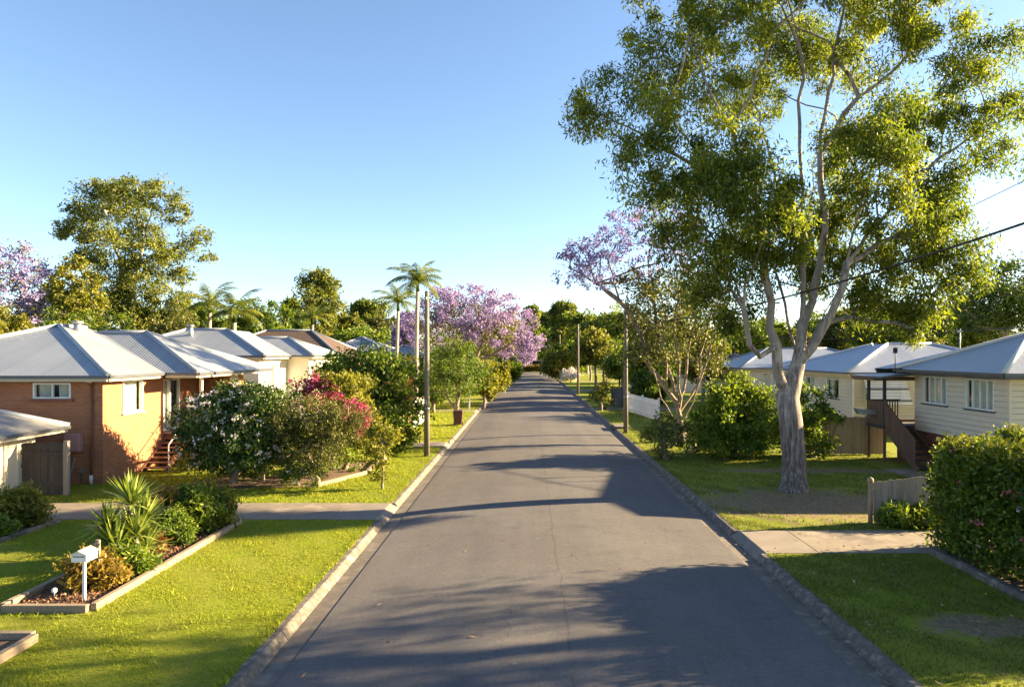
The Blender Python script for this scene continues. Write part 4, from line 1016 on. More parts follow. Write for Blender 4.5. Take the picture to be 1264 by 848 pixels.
tree('jacaranda_tree', 'multi stemmed tree with bare branches and sparse lilac flowers by the picket fence', 'tree', bJ, gr, [[bJ, PJ(840, 528), PJ(838, 510)],
     [PJ(838, 510), PJ(822, 480), PJ(797, 440), PJ(790, 410), PJ(765, 372), PJ(735, 350), PJ(702, 330)],
     [PJ(838, 510), PJ(830, 470, .4), PJ(812, 430, .6), PJ(808, 380, .7), PJ(800, 320, .8), PJ(810, 280, .8)],
     [PJ(838, 510), PJ(838, 460, -.4), PJ(832, 410, -.5), PJ(838, 350, -.4), PJ(845, 295, 0)],
     [PJ(838, 510), PJ(852, 490, .3), PJ(864, 455, .4), PJ(872, 410, .6), PJ(885, 350, 1)],
     [PJ(838, 520), PJ(860, 480, -.5), PJ(878, 425, -.3)], [PJ(838, 520), PJ(816, 492, -.6), PJ(806, 455, -1), PJ(786, 415, -1.2)], [PJ(838, 510), PJ(846, 470, .8), PJ(852, 420, 1.2), PJ(850, 360, 1.4)], [PJ(822, 480), PJ(818, 430, -.8), PJ(824, 380, -1)], [PJ(765, 372), PJ(750, 320, .3), PJ(775, 288, 0)], [PJ(797, 440), PJ(775, 425, -.5), PJ(760, 400, -.5)]] +
     [[PJ(735, 350), tuple(f[0])] for f in fl[:6]], 'olive', 'bark_pale', dens=1.9, per=56, L=.19, W=.085, cr=.5, r0=.27, rtip=.012, seed=5, att=330, wob=.24, arch=.15, cap=lambda p: .30 if p[2] < 1.2 else .115, reach=(fl, 1.6),
     extra=[('blossoms', fl, 'lilac', 2.1, 28, .13, .09, .26)])

# ------------------------------------------------------------------ street jacaranda in full flower, left
K = lambda px, py, rx, ry, dy=0., k=None: E(px, py, rx, ry, dy, k, 70.0)
PK = lambda px, py, dy=0.: P(px, py, dy, 70.0)
fl = [K(520, 390, 28, 22, 1, 18), K(545, 378, 30, 20, -2, 22), K(580, 368, 32, 16, 0, 24), K(612, 380, 30, 20, -2, 24), K(640, 400, 24, 20, 0, 22), K(655, 420, 16, 16, -1, 14), K(632, 430, 22, 14, 2, 12), K(560, 405, 36, 24, 4, 22), K(600, 405, 36, 22, -5, 26), K(575, 395, 40, 24, -4, 26), K(535, 415, 26, 20, 5, 12), K(622, 412, 22, 20, 4, 14), K(545, 358, 14, 8, 0, 6), K(500, 405, 16, 16, 2, 8), K(648, 440, 12, 9, -2, 6)]
bK = (gx(578, 70), 70, LZ)
tree('jacaranda_tree', 'broad lilac pink jacaranda in full flower overhanging the street on the left', 'tree', bK, [K(590, 425, 44, 16, 2, 16), K(555, 420, 34, 18, 3, 14), K(570, 395, 44, 20, -3, 22), K(610, 402, 34, 18, -4, 16), K(540, 395, 30, 16, -2, 10), K(630, 415, 20, 14, -2, 6)],
     [[bK, PK(580, 468), PK(584, 458)], [PK(584, 458), PK(598, 442, -1), PK(625, 428, -2), PK(645, 415, -2)], [PK(584, 458), PK(592, 428, -1), PK(612, 400, -3), PK(620, 385, -3)], [PK(584, 458), PK(565, 430, 2), PK(545, 400, 2), PK(525, 390, 1)], [PK(584, 458), PK(575, 420, 0), PK(578, 385, 0)]],
     'yellow', 'bark', dens=1.3, per=34, L=.3, W=.14, cr=.8, r0=.34, rtip=.022, seed=6, att=120, wob=.18, reach=(fl, .5), extra=[('blossoms', fl, 'lilac_pink', 1.6, 40, .24, .16, .55)])

# ------------------------------------------------------------------ plants on the left, near
def at(px, py, z=LZ): d = F * (CH - z) / (py - VY); return (gx(px, d), d, z)
def S(px, py, rx, ry, d, dy=0., k=None): return E(px, py, rx, ry, dy, k or max(5, rx * ry / 55.0), d)
b = (-9.9, 23.4, LZ)
lw = [S(255, 520, 36, 36, 23.4, -.3), S(290, 505, 42, 34, 23.4, .4), S(325, 520, 36, 38, 23.4, 0), S(345, 505, 28, 28, 23.4, .5), S(300, 545, 42, 34, 23.4, -.8), S(245, 550, 26, 26, 23.4, 0), S(340, 550, 28, 26, 23.4, 0), S(285, 530, 45, 35, 23.4, 1), S(310, 490, 34, 18, 23.4, .8), S(270, 570, 24, 16, 23.4, 0)]
tree('camellia_shrub', 'rounded dark shrub covered in small white flowers before the brick house steps', 'shrub', b, lw,
     [[b, (-9.9, 23.4, .35)], [(-9.9, 23.4, .35), (-10.3, 23.3, .9), (-10.9, 23.3, 1.6)], [(-9.9, 23.4, .35), (-9.7, 23.5, 1.0), (-9.5, 23.6, 1.8)], [(-9.9, 23.4, .35), (-9.4, 23.2, .9), (-8.9, 23.2, 1.6)], [(-9.95, 23.4, .3), (-10.1, 23.8, 1.0), (-10.1, 24, 1.8)]],
     'dark', 'bark_pale', dens=2.3, per=85, L=.12, W=.065, cr=.34, r0=.13, seed=21, att=120, extra=[('blossoms', lw, 'whitefl', 2.6, 8, .085, .08, .09)])
b = at(392, 598)
tree('olive_shrub', 'olive leaved vase shaped shrub on thin pale stems right of the white flowering shrub', 'shrub', b, [S(375, 535, 32, 30, 22.8), S(410, 525, 34, 28, 22.8, .3), S(390, 510, 36, 24, 22.8, .6), S(428, 515, 26, 18, 22.8, .2), S(372, 570, 24, 20, 22.8), S(395, 560, 24, 22, 22.8, .3), S(355, 525, 18, 18, 22.8, -.3, 9)],
     [[b, (b[0], b[1], .3)], [(b[0], b[1], .3), (b[0] - .35, b[1], 1.2), P(365, 530, 0, 22.8)], [(b[0], b[1], .3), (b[0] + .1, b[1] + .2, 1.2), P(395, 510, 0, 22.8)], [(b[0], b[1], .3), (b[0] + .4, b[1], 1.1), P(430, 512, 0, 22.8)]], 'olive', 'bark_pale', dens=1.9, per=100, L=.11, W=.034, cr=.32, r0=.09, seed=22, att=110)
b = at(425, 580)
lb = [S(395, 485, 30, 20, 26, -.3), S(425, 490, 34, 26, 26, 0), S(440, 520, 26, 30, 26, -.2), S(410, 515, 34, 30, 26, .5), S(445, 480, 20, 16, 26, .5), S(430, 550, 24, 24, 26, 0), S(420, 475, 34, 14, 25.6, 0, 14), S(448, 545, 12, 20, 26, 0), S(400, 470, 22, 10, 25.4, 0, 7)]
tree('bougainvillea', 'yellow green mounded bush with a band of bright magenta flowers', 'shrub', b, lb, None, 'yellow', 'bark_pale', dens=1.5, per=80, L=.13, W=.065, cr=.34, r0=.10, seed=23,
     extra=[('blossoms', [S(375, 478, 18, 10, 25.1, 0, 12), S(398, 486, 20, 13, 25.0, 0, 16), S(415, 500, 22, 15, 24.9, 0, 20), S(430, 506, 18, 13, 25.0, 0, 13), S(390, 468, 18, 8, 25.2, 0, 7), S(446, 506, 12, 10, 25.2, 0, 7), S(452, 520, 11, 11, 25.3, 0, 8), S(440, 528, 14, 10, 25.0, 0, 7), S(380, 500, 20, 12, 24.6, 0, 8)], 'magenta', 1.3, 17, .10, .08, .17)])
b = at(412, 578)
tree('low_hedge_shrub', 'bright yellow green low shrub at the timber edging under the bougainvillea', 'shrub', b, [S(400, 562, 18, 20, 24.5), S(415, 555, 20, 22, 25), S(432, 560, 14, 24, 25.5)], None, 'bright', 'bark', dens=1.5, per=90, L=.1, W=.055, cr=.26, r0=.05, seed=24)
b = at(352, 560)
tree('lilac_shrub', 'small shrub with pale lilac flower tips between the white and olive shrubs', 'shrub', b, [S(352, 530, 18, 20, 25.5), S(360, 515, 16, 14, 25.5)], None, 'olive', 'bark', dens=1.3, per=60, L=.11, W=.05, cr=.28, r0=.05, seed=25, extra=[('blossoms', [S(350, 512, 20, 10, 25.2, 0, 8)], 'lilac_pink', 1.5, 8, .08, .07, .15)])
b = at(232, 580)
tree('small_shrub', 'small yellowish shrub at the foot of the brick house steps', 'shrub', b, [S(230, 566, 15, 12, 25.6), S(222, 570, 10, 9, 25.6)], None, 'yellow', 'bark', dens=1.3, per=70, L=.1, W=.05, cr=.24, r0=.04, seed=26)
b = at(325, 596)
tree('small_shrub', 'low dark shrub filling the mulch under the white flowering shrub', 'shrub', b, [S(330, 578, 22, 14, 23.6), S(350, 582, 20, 14, 23.4), S(310, 580, 14, 10, 24)], None, 'dark', 'bark', dens=1.2, per=70, L=.11, W=.055, cr=.26, r0=.04, seed=27)
b = at(370, 600)
tree('small_shrub', 'low speckled leafy shrub in front of the olive shrub stems', 'shrub', b, [S(372, 585, 22, 15, 22.3), S(392, 588, 16, 12, 22.4), S(352, 588, 10, 10, 22.5)], None, 'green', 'bark', dens=1.1, per=60, L=.1, W=.05, cr=.26, r0=.04, seed=28, extra=[('blossoms', [S(372, 583, 22, 14, 22.2, 0, 7)], 'whitefl', 1.0, 4, .06, .05, .1)])
b = at(470, 570)
tree('dark_shrub', 'large dark green billowing shrub left of the tall power pole', 'shrub', b, [S(440, 450, 40, 24, 31), S(470, 470, 42, 34, 31, -1), S(500, 480, 26, 36, 31, 0), S(430, 490, 34, 34, 31, 1), S(465, 510, 40, 38, 31, -1.4), S(500, 520, 22, 30, 31, -.4), S(470, 540, 34, 22, 31, -1), S(415, 455, 26, 18, 31, 1.5), S(485, 450, 28, 18, 31, 1)],
     None, 'green', 'bark', dens=1.5, per=75, L=.19, W=.10, cr=.5, r0=.2, seed=29, att=140)
b = at(472, 603)
tree('sapling', 'slim young tree with pale thin trunk on the sunny left verge', 'tree', b, [S(470, 545, 22, 22, 22.5), S(478, 555, 18, 22, 22.5), S(465, 565, 16, 16, 22.5), S(474, 530, 14, 12, 22.5), S(466, 588, 6, 5, 22.5, 0, 3)], [[b, (b[0] + .02, b[1], .7), (b[0] + .05, b[1], 1.2), P(474, 535, 0, 22.5)]], 'yellow', 'bark_pale', dens=1.1, per=60, L=.13, W=.065, cr=.24, r0=.045, rtip=.006, seed=30)
b = at(563, 524)
tree('street_tree', 'round crowned verge tree with forked dark trunk beside the red brown bin', 'tree', b, [S(563, 450, 30, 26, 42.8, 0), S(545, 465, 22, 24, 42.8, -.5), S(582, 462, 20, 24, 42.8, .4), S(563, 432, 24, 14, 42.8, .4), S(563, 475, 32, 22, 42.8, -1), S(548, 440, 20, 16, 42.8, 1), S(565, 465, 30, 26, 42.8, 1.5)],
     [[b, (b[0], b[1], 1.0)], [(b[0], b[1], .6), P(550, 488, 0, 42.8), P(545, 465, 0, 42.8)], [(b[0], b[1], 1.0), P(566, 485, 0, 42.8), P(570, 455, 0, 42.8)], [P(566, 485, 0, 42.8), P(580, 470, 0, 42.8)]], 'green', 'bark', dens=1.9, per=75, L=.16, W=.07, cr=.45, r0=.15, seed=31, att=150, bias=-.05)

def spiky(name, label, heads, n, L, W, mat='yucca', stem=None):
    b = heads[0][0]; t = thing(name, label, 'plant', (b[0], b[1], LZ)); rng = np.random.default_rng(4); VV = []; var = []
    q = MB()
    for (h, s, up) in heads:
        h = np.array(h); q.tube([(h[0], h[1], LZ), (h[0] + .01, h[1], (LZ + h[2]) / 2), tuple(h)], [.06, .05, .045], 8)
        for k in range(int(n * s)):
            az = k * 2.39996; el = rng.uniform(-.25, 1.45) * .9 + up; l = L * s * rng.uniform(.75, 1.1)
            d = np.array([math.cos(az) * math.cos(el), math.sin(az) * math.cos(el), math.sin(el)]); sd = np.array([-math.sin(az), math.cos(az), 0]) * W * .5
            p0 = h + d * .03; pm = h + d * l * .5; pe = h + d * l + np.array([0, 0, -.12 * l * math.cos(el)])
            VV += [p0 - sd * .7, p0 + sd * .7, pm + sd, pm - sd, pm - sd, pm + sd, pe + sd * .05, pe - sd * .05]; v = rng.random(); var += [v, v]
    q.build('stem', MT['palm_bark'], t)
    V = np.array(VV); V[:, 2] = np.maximum(V[:, 2], LZ + .04)
    npmesh('leaves', V, 4, np.array(var), MT[mat], t)
spiky('yucca', 'tall spiky yucca with several sword leaved heads in the mulched bed', [((-8.4, 14.75, 1.3), 1.0, .15), ((-8.75, 14.5, .85), .9, .15), ((-8.15, 14.5, .7), .9, .2), ((-8.4, 14.2, .5), .95, .2), ((-8.05, 14.7, .4), .85, .3), ((-8.5, 15.0, .6), .95, .25), ((-8.2, 14.9, .95), .9, .2), ((-8.6, 14.75, .35), .9, .3)], 110, .74, .058)
def bush(name, label, cx, cy, rx, h, mat, seed, dens=1.2, per=70, L=.09, W=.05, cr=.2, extra=None, z0=LZ):
    lb = [((cx + math.cos(k * 2.1) * rx * .45, cy + math.sin(k * 2.1) * rx * .45, z0 + h * (.38 + .1 * (k % 3))), (rx * .55, rx * .55, h * .38), 9) for k in range(5)]
    lb.append(((cx, cy, z0 + h * .68), (rx * .5, rx * .5, h * .27), 8))
    ex = [(nm, lb, m2, d2, p2, l2, w2, c2) for nm, m2, d2, p2, l2, w2, c2 in (extra or [])]
    return tree(name, label, 'shrub', (cx, cy, z0), lb, [[(cx, cy, z0), (cx, cy, z0 + h * .3)]], mat, 'bark', dens=dens, per=per, L=L, W=W, cr=cr, r0=.04, rtip=.006, seed=seed, att=60, extra=ex)
bush('croton_shrub', 'low orange and yellow leaved shrub behind the white mailbox', -8.15, 13.05, .55, .66, 'orangeleaf', 41, L=.12, W=.05)
bush('variegated_plant', 'pale green variegated clump between mailbox and yucca', -7.85, 13.8, .35, .5, 'bright', 46, 1, 50, .2, .04)
bush('croton_shrub', 'red tipped croton between the yucca and the clipped ball shrub', -8.5, 16.3, .34, 1.2, 'green', 42, .8, 50, .15, .045, .2, [('red_leaves', 'redleaf', .8, 30, .15, .045, .2)])
bush('croton_shrub', 'small copper red croton low at the right of the yucca', -8.2, 15.15, .26, .42, 'redleaf', 47, .8, 50, .12, .04)
bush('round_shrub', 'clipped ball shaped bright green shrub in the mulched bed', -8.1, 15.9, .46, .88, 'bright', 43, 1.8, 90, .07, .04, .15)
bush('leafy_shrub', 'tall leafy green shrub behind the clipped ball shrub', -8.0, 16.8, .58, 1.3, 'green', 44, 1.2, 70, .13, .06, .24)
bush('leafy_shrub', 'yellow tipped leafy shrub at the far end of the mulched bed', -7.85, 17.45, .50, 1.15, 'yellow', 45, 1.1, 60, .13, .05, .24)
bush('leafy_shrub', 'rounded yellow green shrub in front of the garage corner', -12.85, 17.6, .58, 1.05, 'yellow', 48, 1.6, 70, .12, .05, .24)
bush('leafy_shrub', 'small pale shrub at the left frame edge below the garage wall', -12.75, 16.5, .42, .5, 'bright', 49, 1.1, 60, .11, .05, .22)
bush('leafy_shrub', 'sprawling low shrub with reddish stems beside the garage corner shrub', -13.55, 17.3, .45, .95, 'orangeleaf', 50, .9, 50, .12, .05, .24)

# ------------------------------------------------------------------ plants on the right, near
rng = np.random.default_rng(77); t = thing('flowering_hedge', 'big clipped dark hedge with scattered pink and white flowers at the right edge', 'hedge', (11, 13.5, LZ))
n = 800; c = np.stack([rng.uniform(9.15, 13.0, n), rng.uniform(10.8, 15.75, n), rng.uniform(LZ + .2, 2.42, n)], 1)
side = rng.integers(0, 4, n); c[side == 0, 0] = 9.1 + rng.uniform(0, .35, (side == 0).sum()); c[side == 1, 1] = 15.75 - rng.uniform(0, .3, (side == 1).sum()); c[side == 2, 2] = 2.42 - rng.uniform(0, .3, (side == 2).sum())
c[:, 0] += .25 * np.maximum(0, 1.0 - c[:, 2]) * 0 + .12 * np.sin(c[:, 1] * 2.1); c[:, 2] *= 1 + .05 * np.sin(c[:, 0] * 2.3 + c[:, 1] * 1.7)
V, var = leaves(rng, c, .36, 95, .115, .065, .1, .85); V[:, 2] = np.maximum(V[:, 2], LZ + .03)
npmesh('foliage', V, 4, var, MT['green'], t)
s = c[c[:, 2] > 2.0]; s = s[rng.random(len(s)) < .8] + np.array([0, 0, .22]); V, var = leaves(rng, s, .32, 40, .10, .055, -.5, .5); npmesh('sunlit_top_growth', V, 4, var, MT['yellow'], t)  # yellow leaves over the top: new growth, with sunlight put into their colour
q = MB()
for k in range(12):
    x, y = 9.5 + (k % 3) * 1.2, 11 + (k // 3) * 1.4; q.tube([(x, y, LZ), (x + .1, y, 1.0), (x, y + .1, 2.0)], [.05, .035, .01], 6)
q.build('stems', MT['bark'], t)
s = c[(c[:, 0] < 9.5) | (c[:, 2] > 2.2) | (c[:, 1] > 15.4)]; s = s[rng.choice(len(s), 70, replace=False)] + np.array([-.16, .0, .14])
V, var = leaves(rng, s[:44], .10, 18, .075, .07); npmesh('pink_blossoms', V, 4, var, MT['pinkfl'], t)
V, var = leaves(rng, s[44:], .07, 12, .06, .06); npmesh('white_blossoms', V, 4, var, MT['whitefl'], t)
bush('strappy_plant', 'low yellow green leafy plant at the foot of the low paling fence', 9.35, 17.6, .42, .5, 'bright', 51, 1.1, 60, .16, .045, .2)
bush('strappy_plant', 'second low leafy plant along the low paling fence beside the hedge', 9.95, 17.55, .4, .48, 'green', 52, 1.1, 60, .16, .045, .2)
b = (8.75, 29.6, LZ)
tree('round_bush', 'large round glossy green bush left of the big gum trunk', 'shrub', b, [S(885, 505, 30, 32, 29.4), S(915, 500, 34, 32, 29.4, .5), S(935, 525, 24, 34, 29.4), S(905, 535, 40, 32, 29.4, -.9), S(880, 535, 26, 30, 29.4), S(910, 480, 26, 18, 29.4, .8), S(905, 515, 40, 36, 29.4, 1.2)], None, 'green', 'bark', dens=1.5, per=75, L=.18, W=.095, cr=.42, r0=.12, seed=53, bias=.08)
b = (12.0, 29.3, LZ)
tree('round_bush', 'glossy green bush half hidden behind the right of the gum trunk', 'shrub', b, [S(1000, 500, 24, 30, 29.0), S(1015, 530, 24, 28, 29.0), S(985, 530, 26, 32, 29.0, .6), S(965, 500, 24, 30, 29.0, 1.2), S(1005, 550, 26, 14, 29), S(955, 540, 22, 24, 29, 1.2)], None, 'green', 'bark', dens=1.4, per=70, L=.18, W=.09, cr=.4, r0=.12, seed=54)
b = at(822, 567)
tree('verge_shrub', 'ragged two toned shrub on a dark stump in front of the bare branched tree', 'shrub', b, [S(808, 535, 16, 14, 29.0), S(818, 520, 12, 10, 29.0, .3), S(828, 545, 18, 16, 29.0), S(838, 535, 14, 14, 29.0, .2), S(820, 555, 12, 10, 29)], None, 'olive', 'bark', dens=1.2, per=60, L=.14, W=.06, cr=.3, r0=.12, seed=55, extra=[('pale_leaves', [S(803, 533, 12, 14, 28.8, 0, 8)], 'yellow', 1.2, 40, .14, .06, .25)])
b = at(855, 560)
tree('low_shrub', 'dark low shrub mass behind the verge between bare branched tree and round bush', 'shrub', b, [S(850, 540, 18, 20, 31), S(868, 545, 16, 20, 31), S(860, 525, 14, 14, 32)], None, 'dark', 'bark', dens=1.3, per=70, L=.15, W=.07, cr=.36, r0=.06, seed=56)
b = at(743, 507)
tree('verge_sapling', 'small leafy yellow green sapling on the right verge past the power pole', 'tree', b, [S(735, 487, 12, 12, 53.8), S(750, 485, 14, 12, 53.8, .3), S(742, 495, 14, 10, 53.8), S(745, 478, 9, 8, 53.8)], None, 'yellow', 'bark', dens=1.4, per=50, L=.2, W=.1, cr=.4, r0=.07, seed=57)
b = (6.3, 104, LZ)
tree('pale_shrub', 'pale flowering shrub low on the far right verge', 'shrub', b, auto_lobes(3, 6.3, 104, 2.2, 1.5, 'low'), None, 'whitefl', 'bark', dens=.8, per=30, L=.25, W=.14, cr=.5, r0=.06, seed=58)
t = thing('low_hedge', 'low clipped green and straw brown hedge closing the end of the street', 'hedge', (0, 167.5, LZ))
rng = np.random.default_rng(8); n = 260
c = np.stack([rng.uniform(-5.5, -1.5, n), rng.uniform(166.8, 168.2, n), rng.uniform(.3, 1.5, n)], 1); V, var = leaves(rng, c, .5, 30, .3, .16); V[:, 2] = np.maximum(V[:, 2], LZ); npmesh('green_foliage', V, 4, var, MT['green'], t)
c = np.stack([rng.uniform(-1.5, 4.4, n), rng.uniform(166.8, 168.2, n), rng.uniform(.3, 1.4, n)], 1); V, var = leaves(rng, c, .5, 30, .3, .16); V[:, 2] = np.maximum(V[:, 2], LZ); npmesh('brown_foliage', V, 4, var, MT['orangeleaf'], t)

# ------------------------------------------------------------------ palms
def palm(name, label, x, y, h, n=16, L=2.6, seed=1, group=None, r=.14, lean=.15):
    rng = np.random.default_rng(seed); t = thing(name, label, 'palm tree', (x, y, LZ), group)
    top = np.array([x + lean, y, LZ + h]); q = MB(); q.tube([(x, y, LZ), (x + lean * .3, y, LZ + h * .5), tuple(top)], [r * 1.3, r, r * .8], 10)
    q.build('trunk', MT['palm_bark'], t)
    q = MB(); q.tube([tuple(top), tuple(top + np.array([0, 0, .9]))], [r * .95, r * .5], 10); q.build('crownshaft', MT['palm_green'] if 'palm_green' in MT else MT['bright'], t)
    top = top + np.array([0, 0, .75]); VV = []; var = []
    for k in range(n):
        az = k * 2.39996 + rng.uniform(-.2, .2); e0 = 1.40 - 1.45 * (k / n) + rng.uniform(-.12, .12); l = L * rng.uniform(.8, 1.1); p = top.copy(); el = e0; seg = 12; fv = rng.random()
        for i in range(seg):
            d = np.array([math.cos(az) * math.cos(el), math.sin(az) * math.cos(el), math.sin(el)]); p2 = p + d * l / seg; s = np.array([-math.sin(az), math.cos(az), 0.])
            up = np.cross(s, d); u = (i + .5) / seg; ll = .62 * math.sin(math.pi * min(1, .16 + u * .84)) ** .7 * (L / 2.6)
            wd = .028 * (1 - u) + .012
            VV += [p - s * wd, p + s * wd, p2 + s * wd * .8, p2 - s * wd * .8]; var.append(.45)
            for sg in (-1, 1):
                for j in range(3):
                    b0 = p + (p2 - p) * (j / 3); tip = b0 + (s * sg * .80 + d * .6) * ll + np.array([0, 0, -.55 * ll * (1 + rng.uniform(-.3, .5))]); w2 = d * .021 * (L / 2.6) + up * 0
                    m = (b0 + tip) / 2 + np.array([0, 0, .05 * ll]); VV += [b0 - w2, b0 + w2, m + w2 * 1.1, m - w2 * 1.1, m - w2 * 1.1, m + w2 * 1.1, tip + w2 * .1, tip - w2 * .1]; v = np.clip(fv * .6 + rng.random() * .4, 0, 1); var += [v, v]
            p = p2; el -= (.10 + .07 * (i / seg)) * (1.0 if e0 > 0 else .7)
    npmesh('fronds', np.array(VV), 4, np.array(var), MT['palmleaf'], t); return t
palm('palm_tree', 'tallest palm with arching crown above the left power pole', gx(513, 50), 50, gz(362, 50), 18, 2.55, 1, None, .15)
palm('palm_tree', 'shorter palm just left of the tallest palm', gx(489, 53), 53, gz(386, 53), 15, 2.3, 2, None, .13)
palm('palm_tree', 'feathery palm right of the old gum above the roof line', gx(257, 58), 58, gz(388, 58), 14, 3.0, 3, None, .18)
palm('palm_tree', 'palm with thick trunk behind the roof of the white house', gx(287, 56), 56, gz(400, 56), 15, 3.0, 4, None, .2)
palm('palm_tree', 'short bright palm standing under the umbrella shaped gum', gx(384, 78), 78, gz(402, 78), 15, 2.6, 5, None, .2)

# ------------------------------------------------------------------ trees further off
def far(name, label, px, top, wpx, d, mat, kind, seed, bark='bark', dens=1.5, per=72, leaf=None, extra=None, droop=.2, att=110, flatb=None):
    X = gx(px, d); H = gz(top, d) - LZ; Rr = wpx / 2 * d / F; k = max(.16, d * .0042)
    lb = auto_lobes(seed, X, d, H, Rr, kind)
    ex = [(nm, lb, m2, d2, p2, k * 1.1, k * .7, k * 2.2) for nm, m2, d2, p2 in (extra or [])]
    return tree(name, label, 'tree', (X, d, LZ), lb, None, mat, bark, dens=dens, per=per, L=k * 1.15, W=k * .55, cr=min(Rr * .3, max(.35, Rr * .22)), r0=max(.12, H * .022), rtip=.02, droop=droop, seed=seed, att=att, extra=ex)
d = 70
G_ = lambda px, py, rx, ry, dy=0., k=None: E(px, py, rx, ry, dy, k or rx * ry / 32.0, 70)
bG = (gx(158, 70), 70, LZ)
tree('gum_tree', 'tall spreading old gum with golden crown rising behind the brick house', 'tree', bG,
     [G_(125, 238, 28, 18), G_(155, 235, 32, 16, 2), G_(195, 240, 26, 18, -1), G_(215, 262, 18, 16, 1), G_(110, 262, 28, 16, -2), G_(150, 260, 34, 16, 3), G_(90, 285, 20, 14, 0), G_(125, 290, 30, 16, -2.5), G_(170, 290, 36, 18, 2), G_(240, 290, 16, 12, 0), G_(225, 310, 22, 10, 1), G_(255, 318, 12, 7, 0), G_(190, 315, 32, 18, -2), G_(145, 318, 32, 18, -3), G_(115, 320, 22, 16, 1), G_(215, 340, 24, 12, 1), G_(180, 345, 32, 16, -2), G_(140, 350, 30, 16, 0), G_(160, 372, 34, 18, -2), G_(205, 375, 30, 20, -2), G_(130, 378, 34, 18, -2.5), G_(175, 395, 34, 16, -3), G_(215, 395, 26, 14, -2), G_(150, 400, 30, 12, -3), G_(78, 282, 12, 8, 1)],
     [[bG, P(158, 400, 0, 70), P(160, 375, 0, 70)], [P(160, 375, 0, 70), P(150, 330, 0, 70), P(135, 280, -1, 70), P(125, 245, 0, 70)], [P(160, 375, 0, 70), P(170, 330, 1, 70), P(180, 290, 1, 70), P(190, 250, 0, 70)], [P(170, 330, 1, 70), P(205, 310, 1, 70), P(240, 295, 0, 70)], [P(150, 400, 0, 70), P(140, 370, -1, 70), P(120, 330, -1, 70)]],
     'gum_leaf_gold', 'gum_bark_far', dens=1.75, per=72, L=.34, W=.14, cr=.78, r0=.42, rtip=.02, droop=.5, seed=61, att=220, wob=.18)
far('jacaranda_tree', 'lilac flowering jacaranda at the left edge beside the old gum', 28, 297, 105, 64, 'olive', 'round', 62, 'bark', .5, 30, extra=[('blossoms', 'lilac', 1.6, 34)])
far('bushy_tree', 'yellow green bushy tree in front of the old gum trunk', 95, 305, 62, 60, 'yellow', 'round', 63)
far('bushy_tree', 'golden leaved tree at the far left edge above the brick house roof', 2, 362, 62, 50, 'yellow', 'low', 64)
far('bushy_tree', 'bright green leafy tree above the brick house ridge', 88, 352, 95, 55, 'bright', 'low', 65)
far('bushy_tree', 'olive wispy tree right of the old gum trunks above the roof valley', 215, 355, 75, 62, 'olive', 'low', 66)
far('bushy_tree', 'mid green tree below the old gum behind the ridge ventilator', 135, 372, 70, 52, 'green', 'low', 67)
far('bushy_tree', 'dense green tree right of the two palms behind the white house', 322, 366, 72, 64, 'green', 'round', 68)
far('bushy_tree', 'bright leafy tree lower right of the palms touching the white house roof', 345, 390, 44, 60, 'bright', 'low', 69)
far('gum_tree', 'umbrella shaped distant gum with rounded crown against the sky', 393, 335, 82, 96, 'gum_leaf_gold', 'gum', 70, 'gum_bark_far', 1.4)
far('gum_tree', 'thin open gum left of the umbrella shaped gum', 360, 370, 36, 104, 'gum_leaf', 'gum', 71, 'gum_bark_far')
far('bushy_tree', 'yellow weeping tree above the brown tiled roof', 410, 392, 50, 82, 'yellow', 'low', 72)
far('gum_tree', 'grey green gum left of the two slender palms', 452, 372, 66, 108, 'gum_leaf', 'gum', 73, 'gum_bark_far', 1.5)
far('poinciana_tree', 'flat topped spreading green tree behind the pale grey roof', 455, 398, 84, 82, 'bright', 'flat', 74)
far('bushy_tree', 'dark green tree filling behind the slender palm trunks', 490, 395, 50, 86, 'green', 'round', 75)
far('jacaranda_tree', 'small mauve jacaranda between the palms and the big street jacaranda', 500, 385, 34, 78, 'olive', 'round', 76, 'bark', .5, 30, extra=[('blossoms', 'lilac', 1.3, 30)])
far('verge_shrub', 'yellow green bushy tree on the left verge past the bin', 597, 446, 36, 56, 'yellow', 'low', 77)
far('verge_shrub', 'yellow leaved tree dusted with fallen lilac under the jacaranda', 612, 437, 34, 76, 'yellow', 'low', 78)
far('verge_shrub', 'farther yellow green tree at the street edge below the jacaranda tip', 627, 436, 30, 100, 'bright', 'low', 79)
far('verge_shrub', 'leafy green shrub between the palm trunks and the verge tree', 535, 455, 40, 52, 'green', 'low', 80)
far('gum_tree', 'tall thin gum peeking over the end of the street', 656, 377, 26, 178, 'gum_leaf', 'gum', 81, 'gum_bark_far', 1.4)
far('gum_tree', 'rounded olive gum beyond the street end right of the jacaranda', 672, 383, 46, 190, 'gum_leaf_gold', 'round', 82, 'gum_bark_far')
far('gum_tree', 'dark layered gum at the centre behind the far power poles', 696, 374, 46, 165, 'gum_leaf_gold', 'gum', 83, 'gum_bark_far', 1.9)
far('gum_tree', 'blue green gum to the right of the dark layered gum', 725, 382, 56, 150, 'gum_leaf', 'round', 84, 'gum_bark_far', 1.3)
far('bushy_tree', 'dark green tree between the two far right power poles', 706, 418, 40, 122, 'green', 'low', 85)
far('street_tree', 'olive yellow verge tree in front of the far power pole', 690, 428, 42, 112, 'yellow', 'low', 86)
far('street_tree', 'vivid yellow green tree behind the pale power pole', 735, 406, 56, 86, 'yellow', 'round', 87)
far('bushy_tree', 'dark understorey tree right of the vivid yellow green tree', 765, 425, 50, 92, 'dark', 'low', 88)
far('gum_tree', 'grey green gum behind the bare jacaranda branches', 765, 376, 62, 118, 'gum_leaf', 'round', 89, 'gum_bark_far')
far('bushy_tree', 'leafy yellow green tree behind the bare branched jacaranda stems', 800, 405, 66, 64, 'bright', 'low', 90)
